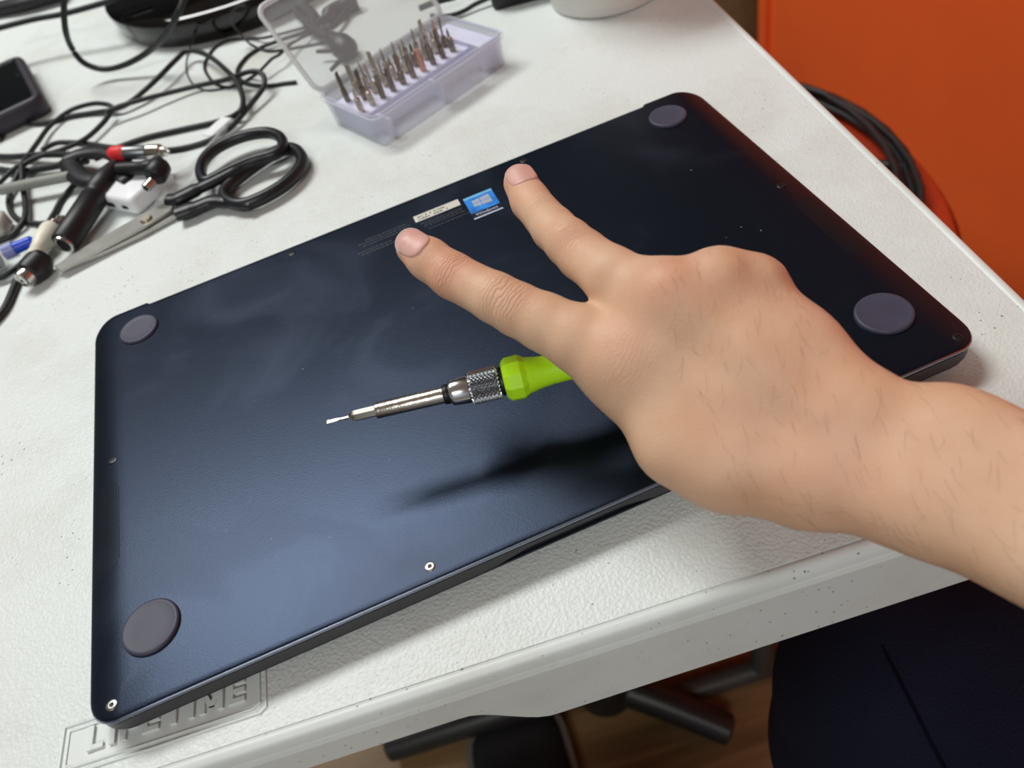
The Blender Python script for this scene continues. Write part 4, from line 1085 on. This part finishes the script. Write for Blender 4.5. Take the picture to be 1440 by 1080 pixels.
# ================================================================== orange stool with a coil of cable, orange panel
mat('orange_seat', (160,50,22), .42, var=.04, vscale=20)
mat('orange_panel', (244,100,42), .55, var=.04, vscale=6)
mat('rim_pale', (196,140,84), .5, var=.06)
SZ = .455
so = empty('orange_stool', (.400, .50, 0)); tag(so, 'rounded orange stool carrying a coil of black cable', 'stool')
sc0 = np.array([.400, .500, SZ])
def oval(o):
    for v in o.data.vertices: v.co.x = sc0[0]+(v.co.x-sc0[0])*1.03; v.co.y = sc0[1]+(v.co.y-sc0[1])*1.26
    return o
part(oval(MB().lathe(sc0-[0, 0, .035], sc0+[0, 0, 1], [(0, .190), (.006, .198), (.026, .204), (.033, .2015), (.0355, .197), (.0345, .185), (.030, .150), (.027, .05), (.027, .001)], 72).build('seat', 'orange_seat', smooth=60)), so)
part(oval(MB().lathe(sc0-[0, 0, .030], sc0+[0, 0, 1], [(0, .2035), (.002, .2055), (.020, .2065), (.022, .2045)], 72, cap0=False, cap1=False).build('seat_rim', 'orange_seat', smooth=60)), so)
for k in range(4):
    a_ = math.pi/4+k*math.pi/2
    part(MB().tube([(sc0[0]+.12*math.cos(a_), sc0[1]+.12*math.sin(a_), SZ-.03), (sc0[0]+.19*math.cos(a_), sc0[1]+.19*math.sin(a_), .0)], .012, 12).build('leg', 'steel_dark'), so)
def coil():
    c = np.array([.449, .530]); pts = []
    for i in range(150):
        t = i/150*5.1; a_ = 2*math.pi*t
        rr = .141+.006*math.sin(t*2.3)+.003*math.sin(a_*2+t)
        pts.append((c[0]+rr*math.cos(a_)+.004*math.sin(t*5), c[1]+rr*1.30*math.sin(a_)+.004*math.cos(t*4), SZ+.0042+.0030*t))
    return pts
co = empty('cable_coil', (.449, .530, SZ)); tag(co, 'coil of black cable resting on the orange stool', 'cable')
part(MB().tube(coil(), .0034, 8).build('coiled_cable', 'cable_black', smooth=60), co)
j0, j1 = P(1222,231,SZ+.004), P(1262,234,SZ+.006)
part(MB().lathe(j0, j1, [(0, .0040), (.028, .0048), (.030, .0030), (.042, .0030), (.044, .002)], 14).build('cable_plug', 'metal_bright'), co)
part(MB().lathe(j0, j1, [(-.02, .0045), (.030, .0056)], 14).build('plug_sleeve', 'plastic_black'), co)
op = empty('orange_cabinet', (1.0, .3, 0)); tag(op, 'large flat orange cabinet panel standing beside the orange stool', 'cabinet')
part(MB().box((1.05, .36, .62), (.50, 1.77, 1.24)).build('panel', 'orange_panel', smooth=0), op)
part(MB().box((.797, 1.232, .62), (.012, .030, 1.24)).build('edge_strip', 'orange_panel', smooth=0), op)
part(MB().box((1.05, .36, .03), (.49, 1.76, .06)).build('plinth', 'steel_black', smooth=0), op)
# ================================================================== cardboard box behind the table
mat('cardboard', (150,122,84), .8, var=.12, vscale=30)
mat('tape_brown', (86,62,40), .5, var=.1)
cb = empty('cardboard_box', (.70, 1.75, 0)); tag(cb, 'brown cardboard box with dark tape standing past the orange cabinet', 'box')
part(MB().box((.72, 1.60, .20), (.50, .36, .40)).build('box_body', 'cardboard', smooth=0), cb)
part(MB().box((.72, 1.4195, .20), (.07, .003, .402)).build('box_tape', 'tape_brown', smooth=0), cb)
# ================================================================== swivel stool base under the table
stl = empty('swivel_stool', (0, 0, 0)); 
hub = P(849,957,.05); stl.location = (hub[0], hub[1], 0)
tag(stl, 'black star-base swivel stool pushed under the table', 'stool')
e1p = P(1030,1030,.02); e3p = P(432,1078,.03)
ang1 = math.atan2(*(e1p-hub)[1::-1]); ang3 = math.atan2(*(e3p-hub)[1::-1])
l1 = np.linalg.norm((e1p-hub)[:2])
for k, (ang, ll) in enumerate(((ang1, l1), (ang3, .27), (ang1+math.radians(72), .24), (ang1+math.radians(144), .24))):
    en = np.array([hub[0]+ll*math.cos(ang), hub[1]+ll*math.sin(ang), .024])
    part(MB().tube([hub, hub*.5+en*.5+[0, 0, .004], en-(en-hub)/np.linalg.norm(en-hub)*.004, en], [.020, .0185, .0175, .012], 16).build('base_arm', 'steel_black', smooth=40), stl)
part(MB().lathe((hub[0], hub[1], .03), (hub[0], hub[1], 1), [(0, .035), (.06, .035), (.07, .022), (.31, .018)], 24).build('column', 'steel_black'), stl)
part(MB().lathe((hub[0]-.02, hub[1]+.02, .33), (hub[0]-.02, hub[1]+.02, 1), [(0, .10), (.01, .115), (.04, .12), (.055, .105), (.06, .01)], 40).build('seat', 'plastic_black', smooth=50), stl)
